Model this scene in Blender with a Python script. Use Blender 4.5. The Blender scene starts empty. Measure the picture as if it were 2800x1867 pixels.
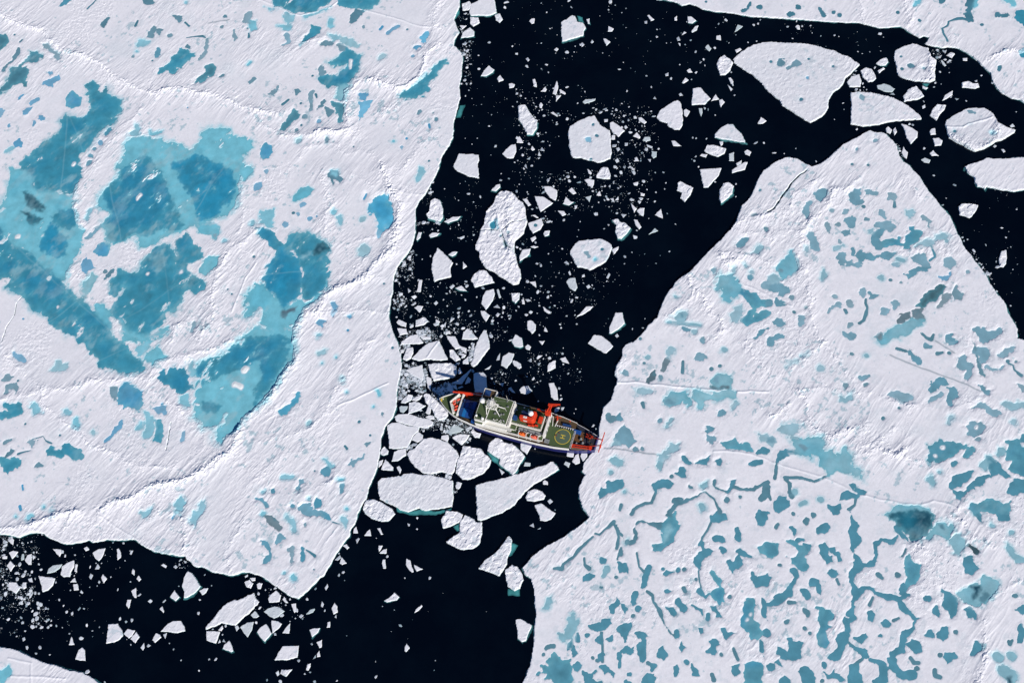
import bpy, bmesh, math, random
import numpy as np
from mathutils import Vector

# ------------------------------------------------------------------ camera, sky, sun
SC = bpy.context.scene
COL = SC.collection
F, CX, CY, ALT = 3846.0, 1400.0, 933.5, 933.945      # focal length and centre (photo px), flying height in metres
n_ = np.array([(1992.0-CX)/F, (2760.0-CY)/F, 1.0]); n_ /= np.linalg.norm(n_)
Zc = -n_; Xc = np.array([1.0, 0, 0]); Xc = Xc-Zc*(Xc@Zc); Xc /= np.linalg.norm(Xc); Yc = np.cross(Zc, Xc)
M = np.array([Xc, Yc, Zc])                            # rows: world axes seen from the camera
OX, OY = -129.85845609, 447.95605221

def at(u, v, z=0.0):
    """photo point -> the place on the plane at height z that it shows"""
    w = M @ np.array([(u-CX)/F, (v-CY)/F, 1.0])
    t = (z-ALT)/w[2]
    return (w[0]*t-OX, w[1]*t-OY)

cam = bpy.data.cameras.new('camera'); cam_o = bpy.data.objects.new('camera', cam); COL.objects.link(cam_o)
cam.sensor_width = 36.0; cam.lens = 36.0*F/2800.0; cam.clip_start = 1.0; cam.clip_end = 20000.0
right, down, fwd = M[:, 0], M[:, 1], M[:, 2]
from mathutils import Matrix
R3 = Matrix((( right[0], -down[0], -fwd[0]), (right[1], -down[1], -fwd[1]), (right[2], -down[2], -fwd[2])))
cam_o.matrix_world = Matrix.Translation((-OX, -OY, ALT)) @ R3.to_4x4()
SC.camera = cam_o

SUN_ELEV, SUN_AZ = math.radians(30.0), math.radians(-55.0)     # azimuth from world +X towards +Y
world = bpy.data.worlds.new('World'); SC.world = world; world.use_nodes = True
wn = world.node_tree; bg = wn.nodes['Background']
sky = wn.nodes.new('ShaderNodeTexSky'); sky.sky_type = 'NISHITA'; sky.sun_disc = False
sky.sun_elevation = SUN_ELEV; sky.sun_rotation = math.pi/2-SUN_AZ
sky.air_density = 1.0; sky.dust_density = 0.0; sky.ozone_density = 10.0
wn.links.new(sky.outputs[0], bg.inputs[0]); bg.inputs[1].default_value = 0.065
sun = bpy.data.lights.new('sun', 'SUN'); sun.energy = 5.0; SC.view_settings.exposure = .0; sun.angle = math.radians(0.53); sun.color = (1.0, 0.93, 0.835)
sun_o = bpy.data.objects.new('sun', sun); COL.objects.link(sun_o)
sd_ = Vector((math.cos(SUN_ELEV)*math.cos(SUN_AZ), math.cos(SUN_ELEV)*math.sin(SUN_AZ), math.sin(SUN_ELEV)))
sun_o.rotation_euler = sd_.to_track_quat('Z', 'Y').to_euler(); sun_o.location = sd_*900
SC.view_settings.view_transform = 'Standard'; SC.view_settings.look = 'None'
SC.view_settings.exposure = 0.10; SC.view_settings.gamma = 1.0
SC.cycles.max_bounces = 5; SC.cycles.diffuse_bounces = 3; SC.cycles.glossy_bounces = 2

# ------------------------------------------------------------------ tools
def tag(o, label=None, cat=None, group=None, kind=None):
    if label: o['label'] = label
    if cat: o['category'] = cat
    if group: o['group'] = group
    if kind: o['kind'] = kind
    return o

def hash2(ix, iy, seed):
    h = (ix.astype(np.int64)*374761393+iy.astype(np.int64)*668265263+seed*974711) & 0xffffffff
    h = ((h ^ (h >> 13))*1274126177) & 0xffffffff
    return ((h ^ (h >> 16)) & 0xffff).astype(np.float32)/65535.0

def vnoise(x, y, seed):
    x0 = np.floor(x); y0 = np.floor(y); fx = (x-x0).astype(np.float32); fy = (y-y0).astype(np.float32)
    ix = x0.astype(np.int32); iy = y0.astype(np.int32)
    fx = fx*fx*fx*(fx*(fx*6-15)+10); fy = fy*fy*fy*(fy*(fy*6-15)+10)
    a = hash2(ix, iy, seed); b = hash2(ix+1, iy, seed); c = hash2(ix, iy+1, seed); d = hash2(ix+1, iy+1, seed)
    return (a+(b-a)*fx)*(1-fy)+(c+(d-c)*fx)*fy          # 0..1

def fbm(x, y, wl, seed, octv=3, gain=0.5):
    s = np.zeros(x.shape, np.float32); a = 1.0; tot = 0.0
    for k in range(octv):
        c, sn = math.cos(0.7*k+0.3), math.sin(0.7*k+0.3)
        s += a*(2*vnoise((x*c-y*sn)/wl+17.3*k, (x*sn+y*c)/wl-9.1*k, seed+k*31)-1); tot += a; a *= gain; wl *= 0.5
    return s/tot                                       # about -1..1

def blocks(x, y, wl, seed):
    """angular rubble: distance-ordered cells with a random height each"""
    X = x/wl; Y = y/wl; ix = np.floor(X).astype(np.int32); iy = np.floor(Y).astype(np.int32)
    best = np.full(x.shape, 9.0, np.float32); val = np.zeros(x.shape, np.float32)
    for dx in (-1, 0, 1):
        for dy in (-1, 0, 1):
            jx = ix+dx; jy = iy+dy
            px = jx+hash2(jx, jy, seed); py = jy+hash2(jx, jy, seed+7)
            d = (X-px)**2+(Y-py)**2; h = hash2(jx, jy, seed+13)
            tilt = (X-px)*(hash2(jx, jy, seed+3)-.5)*1.1+(Y-py)*(hash2(jx, jy, seed+5)-.5)*1.1
            m = d < best; best = np.where(m, d, best); val = np.where(m, h+tilt, val)
    return val

def sstep(a, b, x):
    t = np.clip((x-a)/(b-a), 0, 1); return t*t*(3-2*t)

def poly_sd(P, x, y):
    """signed distance to a polygon, positive inside"""
    d2 = np.full(x.shape, 1e12, np.float32); ins = np.zeros(x.shape, bool)
    n = len(P)
    for i in range(n):
        ax, ay = P[i]; bx, by = P[(i+1) % n]
        ex, ey = bx-ax, by-ay; L = ex*ex+ey*ey
        if L < 1e-9: continue
        t = np.clip(((x-ax)*ex+(y-ay)*ey)/L, 0, 1)
        d2 = np.minimum(d2, (x-ax-t*ex)**2+(y-ay-t*ey)**2)
        if ay != by:
            c = ((ay > y) != (by > y)) & (x < (y-ay)*ex/ey+ax); ins ^= c
    d = np.sqrt(d2); return np.where(ins, d, -d)

def chain_sd(C, x, y):
    """signed distance to a chain of discs with tapering links"""
    s = np.full(x.shape, -1e6, np.float32)
    if len(C) == 1:
        return C[0][2]-np.hypot(x-C[0][0], y-C[0][1])
    for (ax, ay, ra), (bx, by, rb) in zip(C[:-1], C[1:]):
        ex, ey = bx-ax, by-ay; L = ex*ex+ey*ey+1e-9
        t = np.clip(((x-ax)*ex+(y-ay)*ey)/L, 0, 1)
        s = np.maximum(s, ra+(rb-ra)*t-np.hypot(x-ax-t*ex, y-ay-t*ey))
    return s

def line_d(Lp, x, y):
    d2 = np.full(x.shape, 1e12, np.float32)
    for (ax, ay), (bx, by) in zip(Lp[:-1], Lp[1:]):
        ex, ey = bx-ax, by-ay; L = ex*ex+ey*ey+1e-9
        t = np.clip(((x-ax)*ex+(y-ay)*ey)/L, 0, 1)
        d2 = np.minimum(d2, (x-ax-t*ex)**2+(y-ay-t*ey)**2)
    return np.sqrt(d2)

def mesh_np(name, V, Q, mat, parent=None, loc=(0, 0, 0), col=None, smooth=True):
    """mesh object from arrays of vertices and quads"""
    me = bpy.data.meshes.new(name); nv, nq = len(V), len(Q)
    me.vertices.add(nv); me.vertices.foreach_set('co', np.ascontiguousarray(V, np.float32).ravel())
    me.loops.add(nq*4); me.loops.foreach_set('vertex_index', np.ascontiguousarray(Q, np.int32).ravel())
    me.polygons.add(nq); me.polygons.foreach_set('loop_start', np.arange(0, nq*4, 4, dtype=np.int32))
    me.polygons.foreach_set('loop_total', np.full(nq, 4, np.int32))
    me.update(calc_edges=True)
    me.polygons.foreach_set('use_smooth', np.full(nq, smooth))
    if col is not None:
        a = me.color_attributes.new('tint', 'FLOAT_COLOR', 'POINT')
        c4 = np.ones((nv, 4), np.float32); c4[:, :3] = col; a.data.foreach_set('color', c4.ravel())
    me.materials.append(mat)
    o = bpy.data.objects.new(name, me); COL.objects.link(o)
    if parent: o.parent = parent
    o.location = loc
    return o

def grid_obj(name, X, Y, Z, cells, mat, col=None, parent=None, loc=(0, 0, 0), smooth=True):
    """the marked cells of a height grid as one mesh (X, Y, Z arrays [ny, nx], cells [ny-1, nx-1])"""
    ny, nx = X.shape
    use = np.zeros((ny, nx), bool)
    use[:-1, :-1] |= cells; use[1:, :-1] |= cells; use[:-1, 1:] |= cells; use[1:, 1:] |= cells
    ids = np.full((ny, nx), -1, np.int32); ids[use] = np.arange(use.sum())
    V = np.stack([X[use]-loc[0], Y[use]-loc[1], Z[use]-loc[2]], 1)
    j, i = np.nonzero(cells)
    Q = np.stack([ids[j, i], ids[j, i+1], ids[j+1, i+1], ids[j+1, i]], 1)
    return mesh_np(name, V, Q, mat, parent, loc if parent is None else (0, 0, 0), None if col is None else col[use], smooth)

# ------------------------------------------------------------------ materials
def mat(name, rgb=(.8, .8, .8), rough=.6, spec=.3, metal=0.0):
    m = bpy.data.materials.new(name); m.use_nodes = True
    b = m.node_tree.nodes['Principled BSDF']
    b.inputs['Base Color'].default_value = (*rgb, 1); b.inputs['Roughness'].default_value = rough
    b.inputs['Specular IOR Level'].default_value = spec; b.inputs['Metallic'].default_value = metal
    return m

def N(m, t, **kw):
    n = m.node_tree.nodes.new(t)
    for k, v in kw.items():
        if hasattr(n, k): setattr(n, k, v)
        else: n.inputs[k.replace('_', ' ')].default_value = v
    return n

def L_(m, a, b): m.node_tree.links.new(a, b)

def worn(name, rgb, rough=.55, spec=.3, scale=1.2, amount=.35, dirt=(.25, .2, .16)):
    """paint with faint blotches and dirt"""
    m = mat(name, rgb, rough, spec); b = m.node_tree.nodes['Principled BSDF']
    tc = N(m, 'ShaderNodeTexCoord'); nz = N(m, 'ShaderNodeTexNoise', Scale=scale, Detail=6.0, Roughness=.65)
    L_(m, tc.outputs['Object'], nz.inputs['Vector'])
    rp = N(m, 'ShaderNodeValToRGB'); rp.color_ramp.elements[0].position = .45; rp.color_ramp.elements[1].position = .8
    L_(m, nz.outputs['Fac'], rp.inputs['Fac'])
    mu = N(m, 'ShaderNodeMath', operation='MULTIPLY'); mu.inputs[1].default_value = amount; L_(m, rp.outputs['Color'], mu.inputs[0])
    mx = N(m, 'ShaderNodeMix', data_type='RGBA'); L_(m, mu.outputs[0], mx.inputs[0])
    mx.inputs[6].default_value = (*rgb, 1); mx.inputs[7].default_value = (*[a*.55+d*.3 for a, d in zip(rgb, dirt)], 1)
    L_(m, mx.outputs[2], b.inputs['Base Color'])
    return m

def ice_material():
    m = mat('sea_ice', (.82, .82, .85), .75, .25); b = m.node_tree.nodes['Principled BSDF']
    at_ = N(m, 'ShaderNodeAttribute'); at_.attribute_name = 'tint'
    tc = N(m, 'ShaderNodeTexCoord')
    n1 = N(m, 'ShaderNodeTexNoise', Scale=.55, Detail=8.0, Roughness=.62)
    L_(m, tc.outputs['Object'], n1.inputs['Vector'])
    mr = N(m, 'ShaderNodeMapRange'); mr.inputs[1].default_value = .3; mr.inputs[2].default_value = .7
    mr.inputs[3].default_value = .93; mr.inputs[4].default_value = 1.05; L_(m, n1.outputs['Fac'], mr.inputs[0])
    vm = N(m, 'ShaderNodeVectorMath', operation='SCALE'); L_(m, at_.outputs['Color'], vm.inputs[0]); L_(m, mr.outputs[0], vm.inputs['Scale'])
    L_(m, vm.outputs[0], b.inputs['Base Color'])
    n2 = N(m, 'ShaderNodeTexNoise', Scale=.9, Detail=7.0, Roughness=.6); L_(m, tc.outputs['Object'], n2.inputs['Vector'])
    bp = N(m, 'ShaderNodeBump'); bp.inputs['Strength'].default_value = .22; bp.inputs['Distance'].default_value = .16
    L_(m, n2.outputs['Fac'], bp.inputs['Height']); L_(m, bp.outputs[0], b.inputs['Normal'])
    return m

def pond_material():
    m = mat('melt_water', (.1, .3, .4), .12, .35); b = m.node_tree.nodes['Principled BSDF']
    at_ = N(m, 'ShaderNodeAttribute'); at_.attribute_name = 'tint'
    tc = N(m, 'ShaderNodeTexCoord'); nz = N(m, 'ShaderNodeTexNoise', Scale=.12, Detail=5.0, Roughness=.6)
    L_(m, tc.outputs['Object'], nz.inputs['Vector'])
    mr = N(m, 'ShaderNodeMapRange'); mr.inputs[1].default_value = .32; mr.inputs[2].default_value = .7
    mr.inputs[3].default_value = .86; mr.inputs[4].default_value = 1.16; L_(m, nz.outputs['Fac'], mr.inputs[0])
    vm = N(m, 'ShaderNodeVectorMath', operation='SCALE'); L_(m, at_.outputs['Color'], vm.inputs[0]); L_(m, mr.outputs[0], vm.inputs['Scale'])
    L_(m, vm.outputs[0], b.inputs['Base Color'])
    return m

def sea_material():
    m = mat('sea_water', (.0004, .0022, .0065), .16, .22); b = m.node_tree.nodes['Principled BSDF']
    t0 = N(m, 'ShaderNodeTexCoord'); n0 = N(m, 'ShaderNodeTexNoise', Scale=.02, Detail=6.0, Roughness=.65); L_(m, t0.outputs['Object'], n0.inputs['Vector'])
    r0 = N(m, 'ShaderNodeValToRGB'); e = r0.color_ramp.elements; e[0].position = .42; e[0].color = (.0003, .0018, .0056, 1); e[1].position = .75; e[1].color = (.0012, .0042, .0095, 1)
    L_(m, n0.outputs['Fac'], r0.inputs['Fac']); L_(m, r0.outputs['Color'], b.inputs['Base Color'])
    tc = N(m, 'ShaderNodeTexCoord'); nz = N(m, 'ShaderNodeTexNoise', Scale=.5, Detail=4.0)
    L_(m, tc.outputs['Object'], nz.inputs['Vector'])
    bp = N(m, 'ShaderNodeBump'); bp.inputs['Strength'].default_value = .15; bp.inputs['Distance'].default_value = .1
    L_(m, nz.outputs['Fac'], bp.inputs['Height']); L_(m, bp.outputs[0], b.inputs['Normal'])
    return m

ICE, POND, SEA = ice_material(), pond_material(), sea_material()
LEDGE = mat('submerged_ice', (.09, .33, .34), .2, .3)
_b = LEDGE.node_tree.nodes['Principled BSDF']; _a = N(LEDGE, 'ShaderNodeAttribute'); _a.attribute_name = 'tint'
L_(LEDGE, _a.outputs['Color'], _b.inputs['Base Color'])
# ------------------------------------------------------------------ the traced layout (photo tiles, 3.357 tile px to one photo px)
TR = r"""
T 0 0
P L d 0,325 60,330 65,380 40,440 0,470 -60,460 -60,340
p L d 175,460,25 150,510,30 120,560,20 80,580,15 50,620,20 35,650,18
P L d 285,480 340,490 380,500 365,540 330,570 260,580 220,610 190,635 260,620 265,700 245,780 190,770 110,790 60,830 0,870 0,840 60,790 65,730 115,670 110,620 180,630 190,600 250,555 280,520
P L d 390,410 430,400 470,430 525,470 550,520 540,555 470,540 490,500 440,450 400,440
P L b 450,650 495,645 495,680 450,685
P L b 390,750 440,730 520,700 555,700 540,740 500,760 470,785 420,780 395,770
p L d 185,390,12 205,370,10
p L d 135,325,14
p L b 190,885,25 175,910,15
p L b 340,920,30 290,960,28
p L b 280,1005,25 240,1035,38
P L b 0,1000 45,1020 20,1080 0,1100 -40,1090 -40,1010
p L b 390,1085,35
p L b 320,1130,18 305,1160,12
p L b 90,1155,18
P L b 600,960 630,880 670,845 740,900 750,960 720,1000 660,1000 620,985
P L b 120,1330 180,1275 205,1310 205,1350 150,1355
P L c 50,1390 110,1350 130,1370 90,1395
p L t 1010,1200,30 975,1230,20
p L b 930,1310,32
p L t 865,1370,20
p L t 820,1420,20 850,1450,15
p L t 815,1500,35
p L d 990,175,15 960,210,28 945,240,20
p L d 1265,195,10 1245,240,16
P L t 590,0 650,0 600,40 550,65
p L d 885,0,8 850,40,9 795,90,7
P L d 1300,-30 1410,-30 1405,40 1360,60 1320,40
p L c 1705,32,20
P L d 1395,245 1430,265 1500,265 1460,330 1430,300 1410,340 1400,360 1350,340 1375,290
P L c 1290,355 1340,370 1400,360 1370,400 1300,430 1245,445 1255,410
p L c 1250,475,22
p L d 1225,520,18
p L t 1450,460,20 1440,510,30
p L d 1400,560,12
P L t 1660,465 1720,475 1780,490 1770,520 1700,580 1650,630 1590,665 1540,650 1470,670 1470,620 1540,580 1590,520 1650,510
p L d 1560,335,25
P L d 1590,150 1660,155 1675,200 1630,200
p L d 1700,210,12 1735,245,10
p L d 2075,155,25
G L 1915,220 2060,195 2110,185
p L d 1715,350,6 1800,338,8 1860,335,15 1885,350,10
p L d 1900,370,14 1895,420,15 1890,480,22 1860,515,18 1820,560,8
p L d 2150,270,6 2150,330,18 2170,355,15 2145,400,6
P L d 2260,110 2310,100 2310,150 2280,190 2290,220 2210,210 2230,150
P L c 2290,190 2350,190 2350,270 2310,275 2290,230
p L d 2270,265,14
p L d 2285,310,12 2285,345,15
P L d 1945,595 2000,625 1975,685 1920,715 1850,760 1785,780 1820,720 1880,660 1890,630
p L d 2040,690,18 2015,710,18
p L d 2330,730,15 2300,755,25
p L c 2300,575,14 2275,600,12
p L b 1720,995,10
p L c 1255,1150,18 1270,1190,22 1230,1230,30 1270,1235,20
p L c 1385,1225,25 1420,1235,15 1470,1215,18
p L d 1720,430,18 1740,440,14
p L d 2040,250,20
R L 1.4 0,150 110,200 230,240 400,280 450,370 560,450 660,500 800,530 920,600 960,650 1060,710 1200,780 1350,850 1440,860 1560,820 1680,830 1800,860 2000,880 2120,940 2230,990 2350,1020 2560,1060
R L .7 860,1520 1040,1300 1200,1100 1300,1000
T 700 0
O L 1868,0 1872,60 1840,130 1815,185 1840,240 1865,300 1820,370 1815,415 1870,470 1900,510 1895,620 1880,700 1860,800 1875,900 1850,1000 1830,1075 1815,1180 1808,1260 1770,1340 1720,1420 1690,1500 1665,1568
F t 1975,35 2060,0 2100,-40 2180,-50 2210,120 2150,145 1970,145 1955,110
F r 1890,40 1960,10 1990,60 1950,95 1895,100
F r 1965,160 2040,165 2055,210 1995,245 1965,220
F r 2190,140 2240,125 2265,180 2235,210 2200,185
F - 1870,235 1935,235 1890,275
F t 1895,300 1965,250 2005,290 2000,335 1940,345 1880,350
C 1920,400,45 1960,380,30 1940,465,45 1935,530,30 1972,588,20 1937,620,35 2045,632,35 2140,388,35 2285,70,40 2300,20,70,.4,20 1915,735,40 1885,768,25 1932,768,25 1972,766,25 1953,828,20 1922,880,20 2068,958,15 2140,1157,20 1920,1268,12 2030,1268,14 1982,1322,14 2198,1342,35 2155,1422,12
F t 2140,600 2185,640 2175,665 2110,700 2060,700 2090,650
F r 2210,725 2240,685 2275,735 2225,755
F - 2320,770 2350,762 2375,775 2365,805 2325,808
W 1870,965 1925,960 1880,1080 1830,1080
W 1868,60 1870,130 1830,180 1770,185 1810,130
P L t 130,-40 720,-40 690,20 640,60 560,100 430,130 340,125 280,85 180,50
P L c 690,60 640,115 540,140 440,190 430,150 560,120
P L t 760,-30 1140,-30 1110,50 1040,80 960,60 840,60 750,40
P L c 60,60 170,80 140,105 100,90
P L c 250,120 350,150 350,200 290,210 250,170
P L c 210,240 330,220 320,270 250,280
p L t 280,320,28 295,390,26 250,415,16
P L t 500,230 540,250 610,250 590,310 530,340 470,380 400,430 380,400 440,340 490,310
p L c 690,190,35 690,240,30
P L c 670,310 740,320 755,360 720,375 680,340
P L w 770,330 830,350 900,380 945,420 930,450 860,425 790,390
P L d 920,85 975,100 920,170 870,215 850,205 890,140
p L d 990,245,20
p L b 1140,275,15 1160,250,15
p L b 1300,250,20 1250,270,18 1215,310,15
p L d 1385,275,14
P L B 1530,310 1585,290 1590,350 1570,400 1520,395 1505,350
p L b 1475,440,25 1510,430,15
p L b 1450,515,22
p L w 1160,525,28
p L d 640,405,45 690,400,25
P L d 740,420 800,410 850,440 830,475 770,460
P L t 860,445 910,480 970,520 965,580 940,640 900,720 850,770 760,780 650,790 590,720 700,700 770,715 790,630 830,590 760,600 730,630 690,590 660,570 740,530 800,490
H L 870,560,14 875,600,16 872,635,10
p L d 605,630,28 600,675,28
p L d 520,700,14
P L w 760,790 850,770 880,780 830,830 815,930 760,930 720,900 760,860
P L d 690,930 760,950 805,960 810,1060 800,1120 750,1150 745,1110 760,1050 735,990 695,975
P L d 630,990 720,1020 670,1075 645,1040
P L b 945,860 1020,845 1035,880 1000,920 960,905
P L B 950,935 1070,930 1050,970 1010,1030 950,1110 945,1070 960,1000
P L t 1740,555 1735,590 1690,650 1630,720 1590,770 1585,820 1530,880 1480,890 1310,890 1310,860 1440,800 1540,720 1620,640 1690,570
p L d 1515,1030,20 1495,1050,12
p L d 1630,1040,18
p L d 1655,1095,20
p L b 1590,1150,14 1595,1175,14
P L d 150,845 185,820 180,850 150,880 105,870
p L d 385,830,25 370,860,15
p L d 295,920,14 245,960,14
p L d 410,950,14
P L d 350,980 375,1000 400,1060 380,1100 330,1140 270,1200 225,1180 270,1110 320,1040
p L d 440,1075,25 470,1080,15
p L d 420,1150,16
p L d 375,1195,28
p L d 515,850,22 500,900,25 510,960,22 500,1010,25
p L d 545,870,12 560,900,10
p L d 625,930,18 590,980,18 560,1000,10
p L b 580,1110,18
p L d 650,1270,25 650,1300,20
p L d 710,1305,12
p L d 570,1310,12
p L d 895,1350,11
p L w 390,1300,30
P L b 100,1320 150,1330 155,1390 140,1450 80,1480 40,1460 40,1400
p L b 1380,1275,16
p L b 1330,1355,18
p L c 1260,1300,15
p L d 1590,1480,14
P L c 1490,1530 1540,1550 1550,1580 1490,1580
R L 1.8 560,1230 850,1200 850,1100 830,950 830,850 900,790 1000,750 1080,740 1200,790 1340,810 1460,740 1560,620 1560,510 1650,460 1700,400
R L 1.0 0,1060 100,1150 230,1240 480,1250 680,1220 850,1200
R L .8 280,500 380,440 560,360 640,330
R L .9 1700,0 1640,140 1660,280 1720,250
R L .6 400,1450 420,1380 560,1330 760,1340 800,1420 950,1380 1040,1390 1180,1530 1250,1568
R L .6 1300,1000 1170,1000 1150,1040
V L .5 30,0 200,70 330,130 420,145 560,110 690,70 740,30 960,85 1240,165 1480,240 1600,260
R L .9 1370,1540 1450,1420 1540,1300
T 1400 0
O T 1330,-200 1330,0 1400,5 1480,15 1560,55 1630,35 1690,50 1750,85 1850,110 1950,115 2050,130 2200,155
F t 450,200 500,180 550,140 580,150 600,200 650,210 665,230 680,260 660,290 655,330 600,345 460,385 448,290
W 590,140 650,155 665,215 610,205
F t 680,180 710,170 715,220 695,215
F - 155,195 180,170 210,168 205,215 180,220
F - 385,455 410,435 428,450 410,475
F - 630,400 645,388 665,410 640,432
F - 835,355 860,355 905,385 865,420
F - 880,235 935,265 920,290 880,290
F - 125,540 145,525 160,550 145,565
F r 185,730 210,725 228,770 225,800 195,790
F - 372,860 410,738 428,790 405,870
F - 430,825 450,820 497,855 485,870 440,850
F - 400,875 452,875 403,932
F r 262,840 300,800 320,820 305,845
F g 650,935 670,910 770,905 760,925 665,953
F - 248,965 265,935 282,960 275,995 255,990
F - 350,1035 380,1025 420,1055 415,1070
F rt 55,970 125,963 150,1010 200,1080 230,1120 230,1170 190,1240 140,1235 100,1160 60,1100
F - 68,1243 108,1313 42,1310 45,1275
F - -90,1410 -50,1365 -10,1330 35,1320 40,1390 10,1455 -50,1450
F - 170,1370 185,1340 213,1370 185,1385
F - 258,1380 272,1345 298,1385
F - 235,1430 248,1388 265,1430
F - 135,1460 170,1435 160,1465
F - 112,1525 125,1500 140,1550
F 6 520,1165 620,1110 690,1080 760,1063 790,1120 830,1165 895,1195 905,1260 905,1350 915,1400 900,1460 850,1480 780,1490 700,1475 640,1455 560,1450 535,1420 520,1300 513,1230
p 6 B 700,1290,22
p 6 d 775,1250,14
p 6 d 740,1145,14
p 6 d 725,1465,14
F c 895,1130 925,1115 980,1150 1035,1200 975,1258 925,1215 900,1180
F - 1030,1160 1045,1150 1062,1170 1040,1185
F - 910,1240 950,1240 945,1280 912,1280
F - 1110,1250 1145,1212 1180,1255 1170,1275
F g 1195,1290 1215,1255 1270,1255 1275,1290 1230,1300
F - 1035,1310 1065,1310 1060,1335 1035,1338
F - 1235,1325 1290,1345 1285,1362 1240,1345
F g 1280,1385 1330,1390 1325,1440 1295,1455 1278,1430
F - 1155,1080 1185,1075 1240,1120 1215,1140 1160,1105
F - 845,1095 880,1092 878,1115 848,1120
F - 920,1325 960,1325 955,1345 920,1350
F - 955,1360 980,1350 992,1370 970,1390
F r 945,1470 970,1452 985,1480 960,1495
F - 1125,1450 1145,1440 1165,1478 1130,1478
F - 1245,1460 1275,1460 1268,1490
F - 1460,1293 1495,1290 1555,1340 1480,1340
F ck 1325,1075 1360,1010 1430,965 1515,920 1545,935 1565,1010 1570,1100 1560,1160 1540,1190 1490,1190 1430,1155 1420,1130 1350,1110
P k t 1490,1065 1530,1075 1540,1095 1500,1090
F - 1575,1010 1600,1000 1635,1020 1605,1075 1575,1060
F - 1658,810 1735,802 1770,850 1825,905 1770,960 1645,965
F - 1825,930 1868,865 1900,910
F - 1900,920 1930,908 1953,935 1918,985 1902,960
F g 1710,990 1745,990 1752,1030 1738,1080 1715,1030
F - 1560,760 1590,712 1625,735 1575,768
F r 1600,650 1635,630 1658,665 1620,668
F r 1875,590 1900,540 1945,508 2000,540 2033,575 2000,650 1960,690 1910,690 1890,640
F - 1985,715 2010,710 2035,745 2030,790 2005,765
F - 1978,780 2032,822 2012,840
F t 1610,155 1645,150 1695,190 1655,215 1615,212
F - 1645,290 1680,240 1710,235 1700,275 1655,300
F - 1485,165 1515,145 1518,190 1490,190
F - 1240,145 1260,135 1305,180 1275,195
F - 1215,195 1240,190 1240,215 1218,215
F - 1555,325 1580,290 1600,300
F - 1510,350 1530,335 1545,370 1520,375
F - 1525,395 1545,400 1545,430
F g 1768,435 1800,405 1830,445 1810,472
F - 1875,330 1915,322 1920,372 1873,362
F g 2038,300 2070,225 2125,240 2060,290
F - 2045,460 2090,440 2110,455 2060,488
F t 1858,1235 1920,1170 1975,1138 2030,1142 2070,1190 2110,1230 2145,1310 2040,1295 1940,1280 1860,1262
F - 2250,1135 2285,1072 2340,1110 2300,1135
F - 1900,1300 1940,1295 1935,1325 1915,1345
F r 1765,1385 1790,1330 1860,1330 1965,1365 1950,1410 1890,1440 1840,1425 1780,1400
F - 1722,1430 1740,1412 1797,1415 1780,1445
F - 2130,1390 2160,1368 2200,1395 2180,1430 2140,1415
F g 1990,1410 2040,1390 2038,1478 1990,1478
F - 2055,1500 2110,1465 2105,1500 2065,1525
F - 1405,680 1435,665 1435,695 1410,698
F - 1530,865 1550,850 1570,875 1540,880
F - 1295,905 1310,885 1325,910
C 135,608,50,.5,-45 1234,696,22 1278,798,25 1055,835,34,.5,70 988,637,46,.4,-5 545,68,42,.4 317,113,18 947,47,18 1045,77,15 885,90,22 1007,116,15 1330,270,20 1328,338,32 1417,395,16 1272,378,12 1408,288,10 1590,408,22 1640,370,24 1685,475,34,.6,60 1862,440,32 1895,218,32,.5,70 1965,185,50,.6,-60 2218,228,32 2258,218,25 2280,180,20 2055,320,18 2165,388,18 2245,378,18 1735,568,14 1770,600,22,.4 1540,592,20 1688,665,35 1648,728,18 1795,768,10 1022,572,14 505,800,35,.5,20 293,1060,35 655,1038,25 745,990,25,.5 772,1005,30 852,1000,44,.4,20 920,1020,20 955,1005,25 913,1045,20 1072,980,20 1278,1020,20 1865,1055,18 1658,1262,25 1690,1268,20 1785,1272,20 2235,1310,55,.4,35 2312,1310,25 1687,1435,30,.6,50 1675,1475,28 1650,1460,15 2042,873,22 2012,662,22 268,396,20 400,488,15 831,486,15 277,640,12 333,663,20 1345,1365,25 945,1530,40 1030,1530,35 1085,1530,25 1712,1530,20 85,1355,25 90,1422,20 155,1320,34 1770,995,36,.55,-60 1800,1005,32,.5,80 1460,720,36,.6,80 1135,1192,36,.5 975,1302,28,.5
p T d 2180,30,14 2160,80,12 2110,100,18
p T d 2270,70,25
p T d 1780,20,10
T 2100 0
O T 0,165 150,170 300,185 500,195 680,212 830,210 900,230 1000,255 1120,255 1220,245 1260,270 1320,310 1390,350 1430,330 1480,345 1460,385 1440,395 1470,410 1600,440 1660,430 1750,455 1830,490 1900,540 1960,600 2040,670 2060,740 2100,800 2150,865 2240,910 2310,920 2350,950 2500,1040 2500,-200
p T d 205,132,20 235,130,14
p T d 270,70,18
p T d 465,85,8 495,120,10 505,155,12
p T d 600,120,16
p T d 655,150,16
p T d 1190,120,16
P T c 1385,-20 1415,-20 1395,35 1340,60
p T d 1590,10,30
P T d 1830,-30 1890,-30 1880,60 1850,110 1830,60
P T c 1895,-30 1920,-30 1925,60 1890,66
P T d 1800,130 1870,130 1870,195 1840,205 1830,160
p T d 1855,110,5 1842,130,6
p T d 1830,190,12 1780,175,12 1740,175,14 1690,190,6 1660,200,5 1650,240,5 1600,270,5 1610,310,5 1645,380,4
p T d 2100,140,18 2150,155,8 2205,155,10
P T c 2160,-20 2250,10 2270,50 2200,30
P T t 2290,110 2350,90 2380,150 2350,220 2310,210 2280,180
P T t 2310,490 2350,460 2400,490 2350,530 2315,520
p T d 2120,640,18 2135,615,12
p T d 1960,232,12
p T d 1400,200,18
R T .8 820,0 850,100 860,200
R T .8 1260,0 1250,80 1320,190 1290,230
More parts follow.
